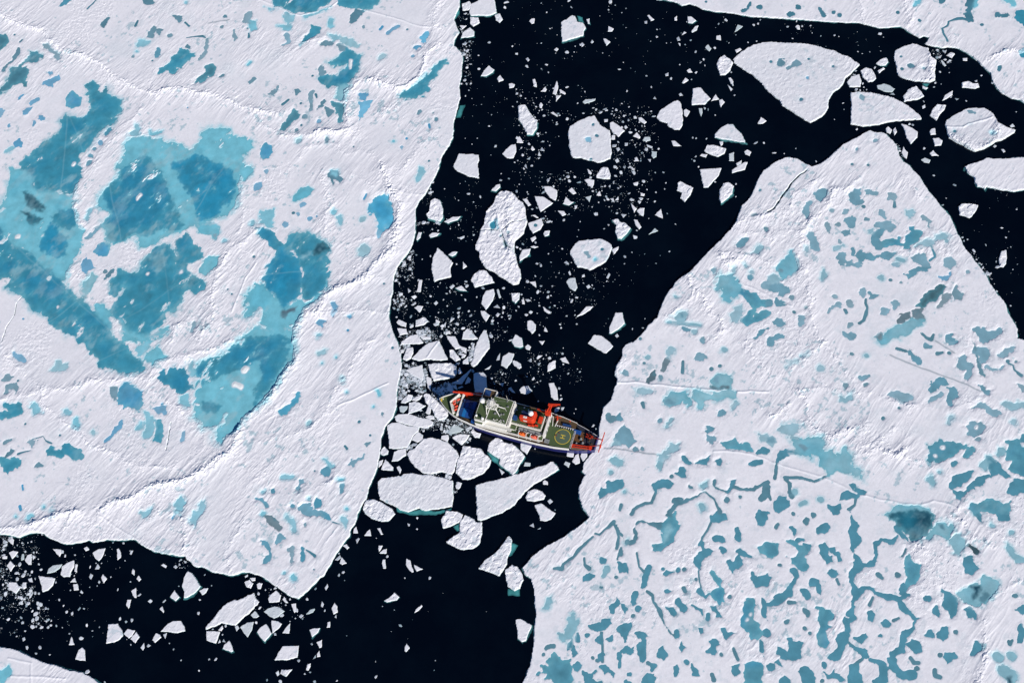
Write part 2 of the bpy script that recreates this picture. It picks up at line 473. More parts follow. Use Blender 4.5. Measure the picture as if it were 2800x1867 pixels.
R T 1.2 2350,470 2150,490 2010,550
F 3 -325,550 -250,480 -150,420 -50,390 80,388 200,395 350,405 450,420 600,465 750,530 845,590 790,650 720,720 660,800 600,850 555,920 550,990 500,1070 390,1125 260,1050 130,970 100,920 0,840 -60,760 -150,690 -260,610 -310,580
p 3 d 120,580,35
p 3 d 270,595,35 220,610,20 180,630,12
p 3 d 25,570,12
p 3 b 362,722,18
p 3 d 600,615,12
p 3 d 300,920,16
p 3 d 375,545,10
F D 760,850 880,842 1000,860 1120,890 1260,950 1340,1010 1400,1070 1410,1098 1250,1108 1130,1115 1000,1150 870,1160 755,1140 758,1000
P D d 850,880 880,885 875,935 845,930
F 5 1165,470 1230,430 1330,400 1420,430 1475,445 1495,520 1545,560 1530,660 1530,740 1490,758 1350,745 1240,720 1190,690 1180,610 1160,530
p 5 d 1310,605,22
p 5 d 1230,635,14
p 5 d 1430,630,20
p 5 d 1220,520,10
R 5 1.6 1495,520 1510,600 1510,720 1440,735
F e 1640,1100 1720,1050 1800,1010 1860,985 1980,990 2050,1030 2100,1090 2120,1130 2190,1170 2275,1190 2260,1220 2180,1270 2090,1310 1980,1370 1900,1390 1830,1360 1760,1320 1660,1270 1640,1200 1620,1140
P e d 1830,1015 1900,1020 1895,1045 1840,1045
p e c 2065,1220,18
p e d 1710,1210,14
R e 1.4 2120,1150 2110,1270 1980,1350 1860,1350 1700,1270
V e .6 1640,1170 1790,1170 1840,1135 1970,1110 2060,1080
F rt 990,585 1030,545 1090,528 1105,570 1080,600 1030,605
F r 1005,650 1060,620 1075,630 1020,675
F r 850,650 900,620 955,640 985,690 995,720 960,750 920,755 870,710
F - 722,755 760,705 840,680 855,740 850,800 745,800
F g 995,785 1060,768 1120,780 1165,815 1140,850 1060,840 1010,815
F - 1120,865 1150,850 1165,870
F r 1240,880 1290,820 1360,790 1400,830 1435,885 1370,915 1250,935
F t 1415,785 1470,805 1450,825 1420,810
W 1415,762 1490,762 1460,800 1425,790
F - 1600,470 1640,460 1630,490
F r 1635,510 1680,475 1715,495 1690,535
F - 1555,525 1600,500 1580,535
F g 1580,560 1600,545 1640,600 1620,610
F - 1640,570 1670,545 1660,575
F - 1785,535 1830,530 1832,560 1790,558
F - 1600,925 1625,870 1700,825 1695,870 1640,910
F - 1715,900 1755,905 1730,920
F r 1775,760 1840,742 1880,765 1930,765 1940,800 1900,815 1780,805
F r 1485,1060 1510,1000 1555,960 1635,965 1620,1010 1580,1050 1545,1108
F - 1415,975 1440,960 1445,985 1420,998
F - 1220,1135 1280,1150 1340,1185 1375,1210 1370,1260 1310,1325 1270,1265 1255,1200
F - 1480,1210 1500,1180 1535,1175 1540,1235 1490,1240
F - 1510,1270 1570,1265 1605,1290 1590,1335 1530,1340
F - 1480,1410 1515,1378 1570,1430 1500,1430
F - 1225,1400 1245,1335 1260,1370 1285,1400 1270,1465 1240,1430
F g 1405,1465 1440,1445 1490,1465 1480,1500 1430,1490
F r 1075,1180 1100,1160 1140,1190 1120,1230 1090,1215
F r 1145,1190 1170,1165 1185,1210 1160,1245
F - 2220,1155 2245,1135 2270,1160 2230,1170
F - 2065,1345 2090,1320 2100,1340 2080,1355
F r 2140,1370 2165,1365 2180,1390 2160,1400
O E 1800,1568 1810,1535 1850,1510 1950,1480 2000,1455 2100,1462 2200,1450 2350,1440 2500,1430
C 275,250,65,.7 180,245,28 390,235,22 262,195,35,.4,80 610,323,25 485,330,18 225,353,18 405,302,15 650,335,14 1060,340,14 825,473,16 865,492,14 935,475,14 1035,467,12 1555,460,30 1580,660,25 1665,665,16 1960,693,25 2058,760,30 1535,760,25 1590,770,12 1525,798,22 1820,925,20 1430,930,25,.4 690,945,25,.4 697,1003,14 815,1185,30 1435,1360,30 255,1362,18 150,1408,16 55,1403,40,.4 440,1480,25 610,1095,12 805,650,25 870,765,25 880,800,18 845,825,18 905,822,18 810,820,45,.6 1300,1138,30 1328,1145,26 1680,890,25 1745,605,10 2280,1025,14 980,620,34,.5,60 1910,742,30
O R 0,1545 60,1490 180,1440 260,1460 340,1500 400,1525 480,1505 560,1450 620,1390 690,1330 800,1270 870,1230 940,1200 1000,1215 1090,1235 1130,1280 1190,1340 1210,1430 1240,1490 1300,1520 1340,1568
p R t 980,1290,20
p R t 805,1385,20
p R d 920,1520,14
p R d 770,1510,12
T 0 0
P L t 850,755 885,800 875,850 940,870 960,820 975,830 960,865 1000,870 1030,905 1125,930 1120,990 1070,1060 980,1090 1070,1105 1050,1150 960,1160 900,1220 860,1290 800,1350 780,1400 720,1450 690,1510 750,1568 740,1620 700,1700 680,1773 530,1768 400,1768 320,1738 300,1650 230,1568 190,1500 270,1430 330,1370 400,1310 470,1300 540,1250 570,1150 560,1100 600,1070 700,1090 820,1080 830,1000 815,930 800,870 800,780
H L 760,1430,30 780,1450,20
H L 680,1510,22
T 0 467
P L c 100,-10 230,0 300,80 320,170 530,210 680,210 690,260 670,300 680,350 700,420 720,500 750,560 740,650 720,760 660,830 640,880 620,960 600,1020 520,980 400,880 250,760 100,660 0,540 -30,540 -30,400 40,330 50,200 80,80
P L n 170,180 250,200 330,240 400,290 440,330 420,360 330,370 260,320 230,280 180,210
P L n 200,380 290,370 330,400 400,430 360,480 290,515 260,470 250,420
P L t 480,420 560,370 680,360 700,420 720,490 640,560 560,510 490,480
P L T 460,470 500,490 560,550 640,600 610,700 600,780 520,830 430,770 350,700 390,610
P L t 0,530 60,620 130,690 230,740 320,800 420,880 500,960 570,1020 610,1090 700,1180 800,1250 880,1320 960,1400 1030,1490 1070,1568 1090,1640 1050,1720 960,1700 850,1620 740,1568 700,1500 580,1470 480,1400 420,1320 300,1270 240,1190 200,1130 80,1050 120,980 0,960 -60,960 -60,540
H L 165,605,25
H L 530,1250,12
P L w 760,1010 850,940 890,980 840,1080 800,1200 740,1110
P L c 860,1250 960,1220 1000,1310 990,1350 1030,1480 960,1400 880,1310
P L c 1110,-60 1130,-120 1170,-268 1290,-298 1380,-318 1470,-268 1600,-228 1740,-188 1850,-300 1900,-390 2000,-378 2090,-358 2130,-298 2310,-278 2300,-210 2230,-130 2210,-60 2320,0 2280,60 2170,80 2200,200 2150,330 2080,400 1990,420 1830,470 1700,530 1640,560 1480,610 1400,690 1310,700 1270,610 1180,600 1100,660 1030,680 950,640 980,540 940,500 1000,400 950,350 900,330 920,230 1040,100 1130,0 1100,-30
P L t 1230,-80 1340,-130 1400,-100 1480,20 1530,130 1560,220 1600,270 1600,360 1650,440 1690,490 1640,550 1500,540 1370,600 1280,600 1190,580 1130,650 1050,680 960,620 1000,540 950,490 1010,400 980,300 930,290 950,200 1040,100 1110,30 1140,-30
P L T 1580,-70 1700,-100 1800,-140 1900,-130 2040,-60 2120,0 2160,80 2170,200 2130,300 2040,340 1990,420 1820,460 1800,400 1760,290 1700,220 1650,100 1600,20
H L 1290,230,18 1270,260,14
P L c 1810,510 1900,470 2000,500 2010,560 2010,600 1970,630 1930,590 1850,570
P L d 1955,565 2005,580 2010,605 1975,628 1940,600
P L b 860,740 900,680 970,660 1015,710 1000,760 900,810 880,770
P L b 730,860 790,800 850,840 865,890 800,950 760,920
p L c 830,370,30 800,450,18
p L t 920,510,18 860,570,18 800,620,15
p L d 960,925,20
p L d 1020,920,20 970,985,18
P L t 1110,910 1200,930 1300,900 1330,830 1400,740 1480,690 1550,680 1600,790 1620,870 1690,860 1720,880 1750,930 1800,990 1870,1000 1860,1070 1780,1110 1700,1080 1670,1120 1670,1200 1620,1250 1600,1290 1520,1280 1510,1400 1450,1440 1370,1490 1280,1510 1200,1470 1150,1400 1150,1290 1080,1330 1000,1300 1040,1240 1090,1180 1150,1120 1150,1050 1060,1140 1030,1120 1010,1060 1050,980
P L t 1620,640 1700,570 1740,620 1760,690 1830,720 1850,800 1780,840 1700,850 1720,920 1640,920 1620,830
H L 1745,890,24 1790,930,14
H L 1660,930,14
H L 1360,945,16
P L c 1820,930 1860,840 1910,800 2000,790 1980,880 1940,940 1880,990
P L c 1110,1350 1150,1400 1200,1470 1280,1520 1400,1480 1530,1440 1520,1500 1350,1568 1150,1540 1110,1450
p L d 2130,1130,14
p L d 2090,1090,12
p L d 1790,1400,20 1760,1470,14
p L d 2330,790,14
p L b 220,1360,12
p L c 2320,490,32
p L c 2060,640,25
R L 1.0 700,140 690,400 760,520
R L 1.0 620,960 660,900 740,980 800,980
R L 1.2 1570,1568 1600,1430 1700,1410
R L 1.4 2350,550 2220,670 2080,750 2000,900 1940,1200 1960,1400 1880,1460 1840,1568
R L .7 2210,60 2210,230 2250,400 2200,560
K L 200,1160 150,1220 130,1330 60,1430 20,1568
V L .5 2350,850 2250,1000 2200,1130 2130,1300
T 700 467
O L 1665,0 1640,60 1600,130 1570,180 1520,250 1490,300 1465,360 1470,430 1465,560 1450,640 1430,700 1380,770 1330,830 1300,890 1265,960 1255,1050 1255,1110 1240,1190 1222,1250 1215,1330 1235,1400 1260,1470 1285,1540 1300,1568
P L d 660,30 700,5 760,10 770,40 800,75 770,115 740,100 715,95 690,135 655,115
P L c 690,-10 755,-5 768,40 740,70 690,50
p L b 90,10,25
p L b 20,150,40
P L c 400,170 470,150 515,180 490,240 440,265 350,275 345,240
p L b 440,318,30
p L b 390,405,20
p L b 500,440,20
p L b 265,505,25
p L b 560,420,12
p L d 345,390,14
P L c 50,380 150,370 160,420 145,510 110,520 50,470
P L c -100,1150 0,1030 80,1050 130,1130 210,1180 250,1280 330,1230 420,1190 460,1210 600,1120 640,1070 650,1010 670,1050 520,1220 460,1290 380,1360 340,1420 250,1420 160,1440 60,1400 70,1320 30,1260 -90,1330
P L t 10,530 60,510 130,545 160,600 200,650 290,710 250,750 200,770 160,700 110,660 60,620 20,580
P L T 220,720 300,730 340,790 400,880 410,1000 405,1130 370,1180 310,1230 250,1280 200,1190 120,1120 90,1040 65,970 110,910 180,850 220,800
P L t 290,620 350,570 390,570 410,600 470,575 540,600 610,660 680,700 690,740 640,780 680,830 640,870 680,900 660,980 640,1070 570,1140 500,1180 450,1190 430,1100 430,950 410,850 350,760 300,700
P L n 540,680 600,650 690,710 660,750 600,770 530,800 510,740
P L n 230,1300 330,1260 380,1240 340,1320 260,1365 210,1350
P L w 400,800 440,770 520,740 525,780 430,820
P L w 950,700 1010,665 1045,700 1035,760 980,795 935,780
P L B 1090,250 1160,210 1210,230 1230,320 1240,430 1230,490 1180,550 1150,520 1160,460 1120,430 1070,410 1040,360 1065,300
p L B 1130,570,32 1125,620,20
p L b 1015,215,12 990,260,15
p L c 715,380,22
p L c 760,420,18 780,490,22
p L w 975,450,25
p L c 1480,80,22 1520,20,30
P L b 680,1200 740,1190 760,1250 740,1310 700,1350 675,1320 690,1260
P L b 550,1390 590,1360 635,1390 600,1430
p L b 865,1340,18
p L b 845,1465,15
p L d 1172,1040,12
p L c 570,1510,25
R L 1.0 600,0 650,200 690,290 620,470 640,600 690,700
R L 2.2 1170,0 1240,180 1330,300 1310,450 1290,620 1240,740 1100,860 1000,1000 900,1050 720,1100 640,1150 600,1280
R L .9 1000,800 930,900 850,1020
R L 2.0 480,1280 400,1400 350,1568
R L .8 470,1300 850,1295 1210,1300
R L .8 1240,180 1400,210 1540,220
R L .6 830,690 930,640 1090,610
R L .6 880,30 1000,100 1070,140
F - 1860,-158 2045,-150 2050,-98 2035,-68 2050,70 1960,55 1840,0 1805,-40
F rt 1560,400 1590,370 1600,280 1640,250 1690,265 1715,350 1715,430 1690,465 1580,435
F t 1725,465 1810,420 1885,415 1850,450 1760,480
F t 1470,630 1490,560 1525,560 1510,610 1480,640
F t 1585,590 1620,565 1690,570 1660,600 1600,612
F - 1862,615 1920,590 1915,610 1880,630
F t 2155,180 2200,130 2240,120 2245,150 2200,190
F m 2245,185 2350,190 2400,260 2460,290 2485,350 2480,430 2490,470 2450,580 2380,650 2370,760 2400,850 2430,920 2440,980 2400,1040 2350,1045 2300,1010 2200,940 2110,895 2080,860 2050,800 2060,750 2010,710 2030,640 2060,550 2090,500 2100,380 2180,300 2200,240
P m t 2180,440 2200,430 2225,480 2210,545 2165,550 2145,490
p m d 2245,600,12
p m d 2285,660,14 2300,695,14
p m d 2315,575,14
W 2395,930 2440,970 2410,1010 2390,980
K m 2040,552 2150,540 2245,548 2350,480 2500,440
K m 2245,548 2300,690 2380,760
R m 1.4 2225,350 2230,480
R m 1.6 2340,250 2330,600 2340,780 2400,880
F - 1665,700 1740,770 1810,840 1785,900 1790,975 1680,1000 1635,1018 1625,960 1607,900 1620,800 1645,750
F t 1760,770 1800,740 1850,740 1830,770 1800,785
F - 1897,830 1940,875 1898,900
F r 1990,960 2050,910 2110,915 2160,970 2190,1025 2010,1070 1985,1030 1970,1000
F - 1775,1065 1810,1040 1825,1055 1790,1085
F t 1825,1075 1885,1050 1940,1105 1860,1095
F - 1475,1110 1495,995 1528,998 1510,1110
F - 1392,1075 1422,1100 1398,1118
F - 1425,1155 1460,1140 1478,1155 1450,1178
F - 1422,1230 1465,1200 1470,1215 1440,1235
F - 1452,1255 1485,1235 1537,1240 1502,1303
F t 1630,1215 1655,1192 1670,1210 1650,1232
F - 2065,1215 2080,1150 2110,1100 2180,1083 2190,1120 2180,1180 2110,1278
F - 2057,1280 2100,1285 2148,1325 2110,1385 2080,1350
F g 2205,1090 2225,1078 2250,1160 2230,1170
F - 2178,1250 2215,1225 2240,1258
F - 1285,1390 1310,1362 1382,1395 1375,1435 1300,1410
F r 1460,1430 1465,1370 1550,1340 1585,1380 1540,1415
F - 1645,1355 1690,1380 1670,1418 1650,1415
F - 1720,1410 1745,1385 1735,1440
F - 1290,1440 1380,1445 1392,1495 1320,1508
F - 1900,1480 1945,1440 2040,1540 1990,1550 1890,1545
F - 1735,1470 1780,1465 1790,1495 1740,1500
F - 1500,1510 1600,1520 1610,1540 1530,1550
C 1430,1415,35,.6 1525,1465,40,.6 1420,1340,25,.6,30 1410,1475,25 1855,1300,35 1970,1325,35,.7,60 1795,1348,25 1920,1180,28,.7,-50 1750,1125,32,.6,-20 1720,1180,18 1885,1138,18 2082,1075,40,.6,-20 2270,1075,30 1600,780,22 1840,855,20 1470,770,20 1525,810,15 1430,910,20 1300,965,25 1315,1030,34,.5 1345,1210,25 1992,515,15 1858,270,14 1805,310,10 2015,320,10 1730,165,15 1625,105,25 1600,165,30 2245,85,30 2250,25,18 2320,70,25 2255,1340,20 2285,1475,22 2220,1395,15 2175,1345,18 1290,1340,20
T 1400 467
O R 2350,-23 2310,0 2270,60 2240,120 2210,190 2180,250 2110,320 2070,420 2060,470 2000,550 1930,620 1850,700 1760,790 1690,870 1640,930 1560,970 1500,1020 1450,1090 1410,1150 1370,1250 1330,1350 1250,1420 1200,1490 1150,1540 1110,1568
F r 770,45 800,0 830,-35 880,-30 905,30 900,75 850,75 775,65
F - 660,80 700,70 755,85 750,120 735,160 700,130
F - 288,140 360,145 418,180 402,280 340,240 300,185
F - 205,232 290,235 380,295 260,378 240,330
F - 98,262 135,252 175,310 150,325
F - 515,180 550,150 592,205 560,215
F t 465,300 495,238 540,280 572,285 520,318
F - 770,225 805,175 822,230
F g 665,240 728,225 710,285
F - 418,365 480,368 497,400 460,415
F - 180,405 210,398 250,430 225,435
F q 145,480 270,435 288,495 260,540 190,575 165,540
p q d 220,498,14
F rt 285,575 300,550 348,548 340,590 300,602
F - 165,620 215,595 220,620 185,655
F - 162,695 200,682 243,697 205,710
F t 95,720 170,712 160,770 70,830 65,790
F - 900,255 930,250 940,290
F - 945,270 975,235 978,265
F rt 912,450 970,440 1000,475 1035,475 1088,525 1050,580 1000,625 970,620 945,560 955,500 930,470
F - 1115,445 1150,450 1188,515 1165,538 1135,500
F - 1083,285 1145,345 1120,388
F r 1145,370 1175,340 1215,342 1205,415 1170,400
F - 1310,405 1368,345 1388,440
F g 1250,585 1310,525 1342,550
F - 1110,590 1150,600 1148,625 1118,622
F - 1000,395 1050,400 1020,430
F - 1175,195 1220,210 1215,230 1180,228
F - 1105,110 1160,100 1150,135 1120,130
F r 1520,115 1545,95 1665,155 1640,220 1585,285 1545,250 1560,200 1515,180
F - 1722,-10 1740,-18 1922,-25 1900,40 1800,155 1755,155 1740,70
F - 2015,-5 2080,-48 2140,-83 2165,-83 2140,-10 2020,20
F rt 1900,260 1905,180 1940,115 1990,105 2035,140 2020,210 1970,260 1920,295
F o 535,735 580,670 620,640 740,632 820,627 880,650 912,680 918,715 895,775 870,830 800,870 715,918 690,895 600,880 560,810 530,760
P o d 670,755 700,755 718,795 690,795
p o d 825,720,16
p o c 760,820,12
F - 915,725 980,688 975,720 935,768
F - 475,840 500,825 523,850 510,858
F - 865,980 890,932 908,940 880,990
F - 515,930 530,915 542,950 530,958
F g 495,1020 520,985 580,980 592,1030 603,1070 580,1105 530,1080
F r 680,1060 705,1042 725,1065 695,1080
F - 155,1020 215,1010 222,1070
F - 593,1338 680,1245 748,1240 720,1275 640,1325
F t 890,1490 895,1430 930,1340 950,1298 1015,1300 1035,1400 980,1450 910,1495
F g 945,1510 965,1492 980,1515 960,1530
F rt -10,1120 70,1122 65,1180 30,1215 0,1190
F - 82,1180 110,1170 120,1225 95,1222
F - 120,1178 150,1175 175,1190 140,1200
F - 278,1240 350,1290 340,1312 290,1280
F c 135,1375 175,1365 222,1410 215,1460 185,1497 140,1450
F - 290,1470 300,1418 332,1480
C 40,185,40 330,85,40,.8 575,55,30 525,92,35 615,105,48,.5 950,45,48,.5,-20 1000,15,48,.6 1120,20,45 710,10,74,.4 585,330,58,.5 770,395,50 475,450,30 625,465,15 360,465,25 185,350,25 740,185,25 735,330,18 850,270,18 895,140,25 825,145,32,.5 930,110,20 1095,262,45 1170,285,40 1310,280,25 1425,390,20 1400,165,18 1320,195,20 1412,110,18 1315,15,20 1388,12,25 1500,488,22,.5 845,530,20 885,495,22 1145,545,20 610,540,14 597,603,14 460,714,20 1100,745,14 1217,762,12 1035,785,35 1032,850,16 1322,848,18 1445,738,20 995,942,10 1360,775,10 265,865,35 228,850,30 265,1055,25 370,1055,20 330,1110,35 330,1155,38,.6,70 750,1080,20 260,1105,16 250,1235,25 60,1245,25 345,1250,25 390,1235,20 130,1320,35 500,1330,20 450,1440,22 440,1408,25,.6 1105,1448,22,.5,80 1200,1440,22,.5 1220,1355,12 1132,1345,10 655,1028,14 840,1055,12 895,1052,10 100,670,40,.5 215,655,30 75,715,30 45,700,30 175,1165,14 205,1182,12 230,1305,14 550,1130,12 2055,120,20 2055,235,16 1950,335,10 1865,100,20 250,1505,20 1255,435,14 1075,205,30,.5
p R t 2080,680,35 2130,650,32
P R c 2190,760 2270,680 2300,690 2250,760
P R c 1880,1080 1920,970 2010,970 2060,1020 2080,1100 2050,1160 2000,1190 1950,1190 1950,1100
P R t 2100,1090 2170,1120 2210,1140 2240,1130 2280,1180 2350,1200 2350,1240 2280,1240 2210,1300 2200,1250 2150,1200 2110,1150 2070,1130
P R c 1990,1320 2050,1250 2100,1230 2110,1300 2060,1390 2010,1390
P R t 2110,1380 2160,1290 2200,1290 2200,1370 2250,1300 2330,1280 2370,1300 2350,1330 2300,1360 2230,1390 2150,1410
p R t 1845,910,20 1850,940,14
p R c 2145,870,22
p R c 2195,930,20
p R t 2185,980,25
p R c 2030,930,20 2060,900,15
p R t 2330,1050,40
p R c 1510,1155,22
P R c 1450,1350 1550,1290 1600,1300 1610,1370 1580,1400 1480,1370
p R t 1570,1330,25
P R t 1540,1420 1600,1440 1640,1460 1630,1490 1590,1500 1550,1460
p R c 1430,1390,10 1560,1400,16 1640,1410,12 1720,1420,8
P R t 2220,1530 2260,1480 2310,1455 2350,1460 2300,1510 2230,1545
p R d 2210,415,14 2235,403,14
p R d 2280,180,12
p R d 2340,540,25
p R c 1670,1480,22
p R d 1755,1550,22
p R d 1175,1540,14
R R 1 2060,480 2180,430 2350,390
R R 1 1920,780 2000,770 2180,790 2350,840
R R 1.2 1600,960 1680,1080 1760,1180 1800,1270 1880,1380 1930,1450 1900,1480
R R .8 1410,1340 1560,1240 1680,1150
R R .8 2080,560 2350,610
R R 1.5 1920,790 1950,860 2030,830
V R .5 1900,950 2080,1020 2200,1080 2350,1150 2560,1250
T 2100 467
O R 1340,0 1400,60 1450,150 1520,240 1600,330 1670,410 1710,480 1740,560 1770,640 1820,720 1870,780 1920,850 1960,910 2000,960 2040,1040 2090,1110 2160,1190 2200,1280 2240,1370 2290,1450 2300,1540 2345,1550 2500,1600
O E 2500,150 2350,170 2250,190 2180,180 2080,160 2010,150 1995,180 1985,160 1930,150 1900,110 1890,60 1830,20 1810,-30
F r 1750,330 1770,305 1840,300 1930,312 1915,360 1870,420 1850,435 1755,400
F r 2125,880 2120,800 2140,740 2190,720 2195,800 2185,850 2160,885
C 1522,42,22 1712,128,35 1605,312,35,.4,20 2148,522,28,.5 2187,610,28 2000,680,30,.4,-75 2230,697,12 2290,855,12 2228,1237,22 2095,830,25,.4,80 1832,628,18 1800,640,20 1635,250,14 1785,610,25
P R t 425,210 480,175 540,185 545,215 500,270 475,310 460,280 430,240
p R t 390,290,20 360,330,30 350,390,38 355,440,18
p R d 585,365,20
P R t 735,210 800,180 860,180 870,220 830,250 880,285 820,315 780,300 760,250
P R t 890,190 940,175 1005,200 1000,225 900,230
P R d 1090,205 1170,200 1180,250 1150,280 1110,250 1130,230
p R d 1160,290,6 1155,330,12
p R d 880,330,14
p R t 700,380,28
P R t 700,440 760,420 795,440 780,480 780,510 740,520 700,480
P R t 680,570 745,535 745,575 710,600
p R d 895,450,18 915,450,12
p R t 1045,395,32 1080,430,14
P R t 950,490 1040,470 1100,455 1150,460 1160,510 1110,550 1060,540 1000,520 950,520
P R c 890,550 950,530 960,560 920,565
P R t 970,560 1050,540 1060,590 1030,620 1040,680 1030,720 980,725 960,680 955,610
P R t 1040,660 1110,620 1210,615 1200,670 1240,690 1250,630 1290,610 1310,570 1280,530 1330,515 1320,560 1395,575 1370,630 1330,670 1300,720 1240,740 1230,710 1150,690 1050,690
P R c 1260,370 1330,350 1340,380 1300,430 1260,420
p R d 1430,440,30 1480,470,15 1470,510,14
P R c 1535,600 1600,560 1660,580 1640,610 1650,670 1610,640 1550,625
p R c 1350,690,12 1400,665,8 1480,665,25 1520,640,10 1560,610,10
p R t 1500,690,7 1520,750,8 1530,790,7 1480,825,7
P R t 350,600 380,560 430,590 460,640 480,700 500,725 450,735 400,700 370,640
p R c 350,730,32
p R d 540,500,22 560,545,18
p R d 640,500,22
p R d 660,655,25
p R c 620,720,22 690,690,12
P R t 635,790 680,745 720,745 690,780 680,830 720,830 760,820 780,845 840,845 780,880 720,880 700,850 655,865 660,820
P R t 800,770 850,735 890,760 950,785 1000,800 960,820 910,810 870,830 840,840 825,800
p R t 760,720,18 775,760,8
P R t 1030,790 1050,760 1100,750 1165,765 1150,790 1080,810
p R c 1190,810,14 1240,825,14
P R t 1305,810 1370,770 1420,765 1440,800 1475,850 1470,885 1400,885 1350,860
P R t 1245,960 1300,930 1370,890 1490,895 1430,925 1370,925 1330,960 1275,990
p R t 1165,860,28
P R t 1625,805 1680,800 1725,830 1720,880 1660,905 1620,880
P R b 1580,980 1650,960 1670,930 1680,970 1640,1010 1600,1010
p R d 1845,915,22
p R d 1210,1030,18
p R d 1120,1005,14
p R c 1030,980,20
p R c 510,910,20 520,960,30 490,1000,14
P R c 60,890 110,820 160,820 210,735 260,850 250,900 160,970 110,940
p R n 120,905,22
P R c 0,970 90,960 120,1000 60,1030 0,1040
P R t 0,1040 100,1030 160,1060 170,1110 130,1160 95,1140 100,1090 40,1110 0,1090
P R t 60,1170 110,1190 180,1225 120,1255 70,1250
p R t 0,1220,38
p R d 210,1165,18
p R d 345,1258,15
P R t 275,1330 335,1325 340,1410 300,1425 275,1390
P R t 35,1390 70,1360 120,1375 150,1410 100,1430 50,1420
P R t 0,1550 100,1500 155,1510 150,1540 90,1560 0,1580
p R d 240,1300,14
P R t 560,1260 640,1215 690,1230 660,1265 600,1265 550,1300
p R d 600,1155,18
p R d 740,1200,26 750,1240,14
P R t 830,1110 890,1075 900,1100 870,1160 840,1130
P R t 920,1110 960,1130 1020,1140 970,1175 930,1180 950,1150
p R d 900,1180,6 895,1220,9 915,1260,5 900,1320,13 880,1370,9 840,1400,9
P R t 1130,1200 1200,1215 1170,1270 1150,1265 1160,1230
P R t 1040,1280 1120,1265 1100,1320 1060,1335 1020,1330
p R d 750,1410,22 740,1440,14
p R d 705,1280,12 715,1305,10
P R s 1360,1250 1400,1190 1480,1120 1600,1050 1640,1060 1580,1130 1520,1190 1440,1240
P R s 1550,1250 1590,1160 1650,1130 1680,1150 1650,1200
P R s 1340,1290 1420,1280 1400,1320 1430,1350 1370,1385 1330,1330
P R s 1160,1380 1220,1320 1300,1300 1300,1340 1240,1370 1180,1410
P R c 1180,1420 1320,1370 1420,1380 1380,1440 1250,1510 1100,1568 1000,1568 1080,1510
P R s 980,1530 1040,1480 1060,1530 1020,1568
P R d 1690,1110 1740,1050 1750,1110 1790,1130 1780,1180 1700,1180
P R t 1880,1450 1920,1435 1980,1450 2010,1490 2090,1470 2110,1430 2150,1470 2080,1520 2020,1540 1970,1580 1920,1540 1900,1500
P R t 1630,1500 1700,1490 1680,1520 1740,1560 1700,1600 1630,1580
p R d 1410,1490,6 1450,1530,9 1500,1550,15 1520,1505,8
P R t 670,1470 760,1500 800,1530 750,1550 690,1520
K R 0,385 50,350 130,240 210,120 300,30 350,0
R R 1.0 590,200 560,320 450,430 330,520 290,600 300,700 290,800 350,950 380,1100 400,1300 430,1500
R R .9 600,180 700,180 850,70
R R .9 200,350 250,220 360,120 460,80
R R .8 1250,80 1330,150 1380,230
T 0 934
P L c 2130,40 2250,-20 2360,-140 2420,-130 2560,-120 2690,-110 2700,0 2710,100 2680,200 2600,290 2560,380 2480,480 2370,600 2300,640 2260,720 2190,800 2080,850 2030,920 1985,890 2010,800 2060,730 2100,650 2050,640 1990,740 1940,770 1870,780 1880,720 1800,710 1810,620 1840,600 1780,570 1790,500 1850,430 1830,380 1790,440 1770,400 1830,340 1810,300 1810,210 1900,190 1980,150 2070,130 2110,90
P L t 2130,40 2350,-60 2600,-50 2690,0 2650,50 2350,180 2200,250 2000,340 1860,430 1820,330 1810,210 1990,150 2080,130
P L t 2380,180 2600,40 2670,70 2640,200 2560,300 2480,420 2370,570 2350,600 2310,500 2390,300
P L t 1850,540 1960,530 2030,590 1990,650 1900,660 1850,600
H L 2250,258,32
H L 2150,395,24 2215,412,26
P L t 1455,320 1500,265 1550,310 1575,260 1610,210 1690,240 1730,330 1760,440 1660,480 1580,430 1540,410 1500,380 1460,340
P L c 1720,200 1760,190 1810,270 1760,340 1720,270
P L c 1650,500 1730,490 1745,600 1700,590 1650,550
P L c 1340,120 1400,60 1460,30 1490,80 1545,130 1500,170 1400,225 1370,180 1335,165
P L c 1240,70 1300,0 1380,0 1350,90 1300,130
P L t 790,-20 1090,-20 1190,80 1300,160 1305,260 1220,290 1120,285 1000,240 910,210 920,160 850,110 800,40
p L b 130,105,18 180,150,30 220,180,25
P L w 490,260 520,190 560,210 620,200 600,250 560,275
P L d 0,360 80,300 120,320 100,345 30,370
P L d 20,490 30,410 100,390 150,380 170,440 130,480 120,430 80,440 60,480
p L d 165,360,14
P L t 30,590 60,560 130,560 160,530 200,600 190,680 60,720 0,710 -30,680 0,650 80,640
P L c 280,570 320,550 360,600 380,640 310,670
P L b 1115,410 1190,380 1240,430 1300,470 1295,540 1310,580 1270,640 1200,600 1130,560 1105,540
P L d 1010,410 1075,410 1090,540 1050,540 1015,460
p L c 1340,650,14 1370,710,30 1390,780,35 1360,850,40
P L c 1250,800 1290,740 1350,750 1330,800
P L t 1420,720 1480,710 1500,790 1525,850 1460,925 1400,910 1420,820
P L b 1400,620 1510,600 1525,665 1460,670
p L b 1490,575,16
p L b 1690,840,18 1680,900,18
p L c 600,645,25 640,655,15
P L c 665,690 720,690 745,780 720,810 680,770
p L w 865,830,22
p L b 1110,725,16 1075,790,30 1020,870,25 975,905,18
P L d 255,930 310,890 355,890 330,930 285,975
p L d 320,890,5 400,865,6 430,910,8 480,930,8
P L t 420,990 480,940 510,960 560,980 600,930 690,950 740,1010 760,1050 700,1080 640,1040 600,1010 570,1050 510,1050 440,1040
H L 520,985,12
p L d 110,1000,22 60,1050,14
p L d 55,930,22 100,900,18
p L d 170,1030,10 280,1000,6
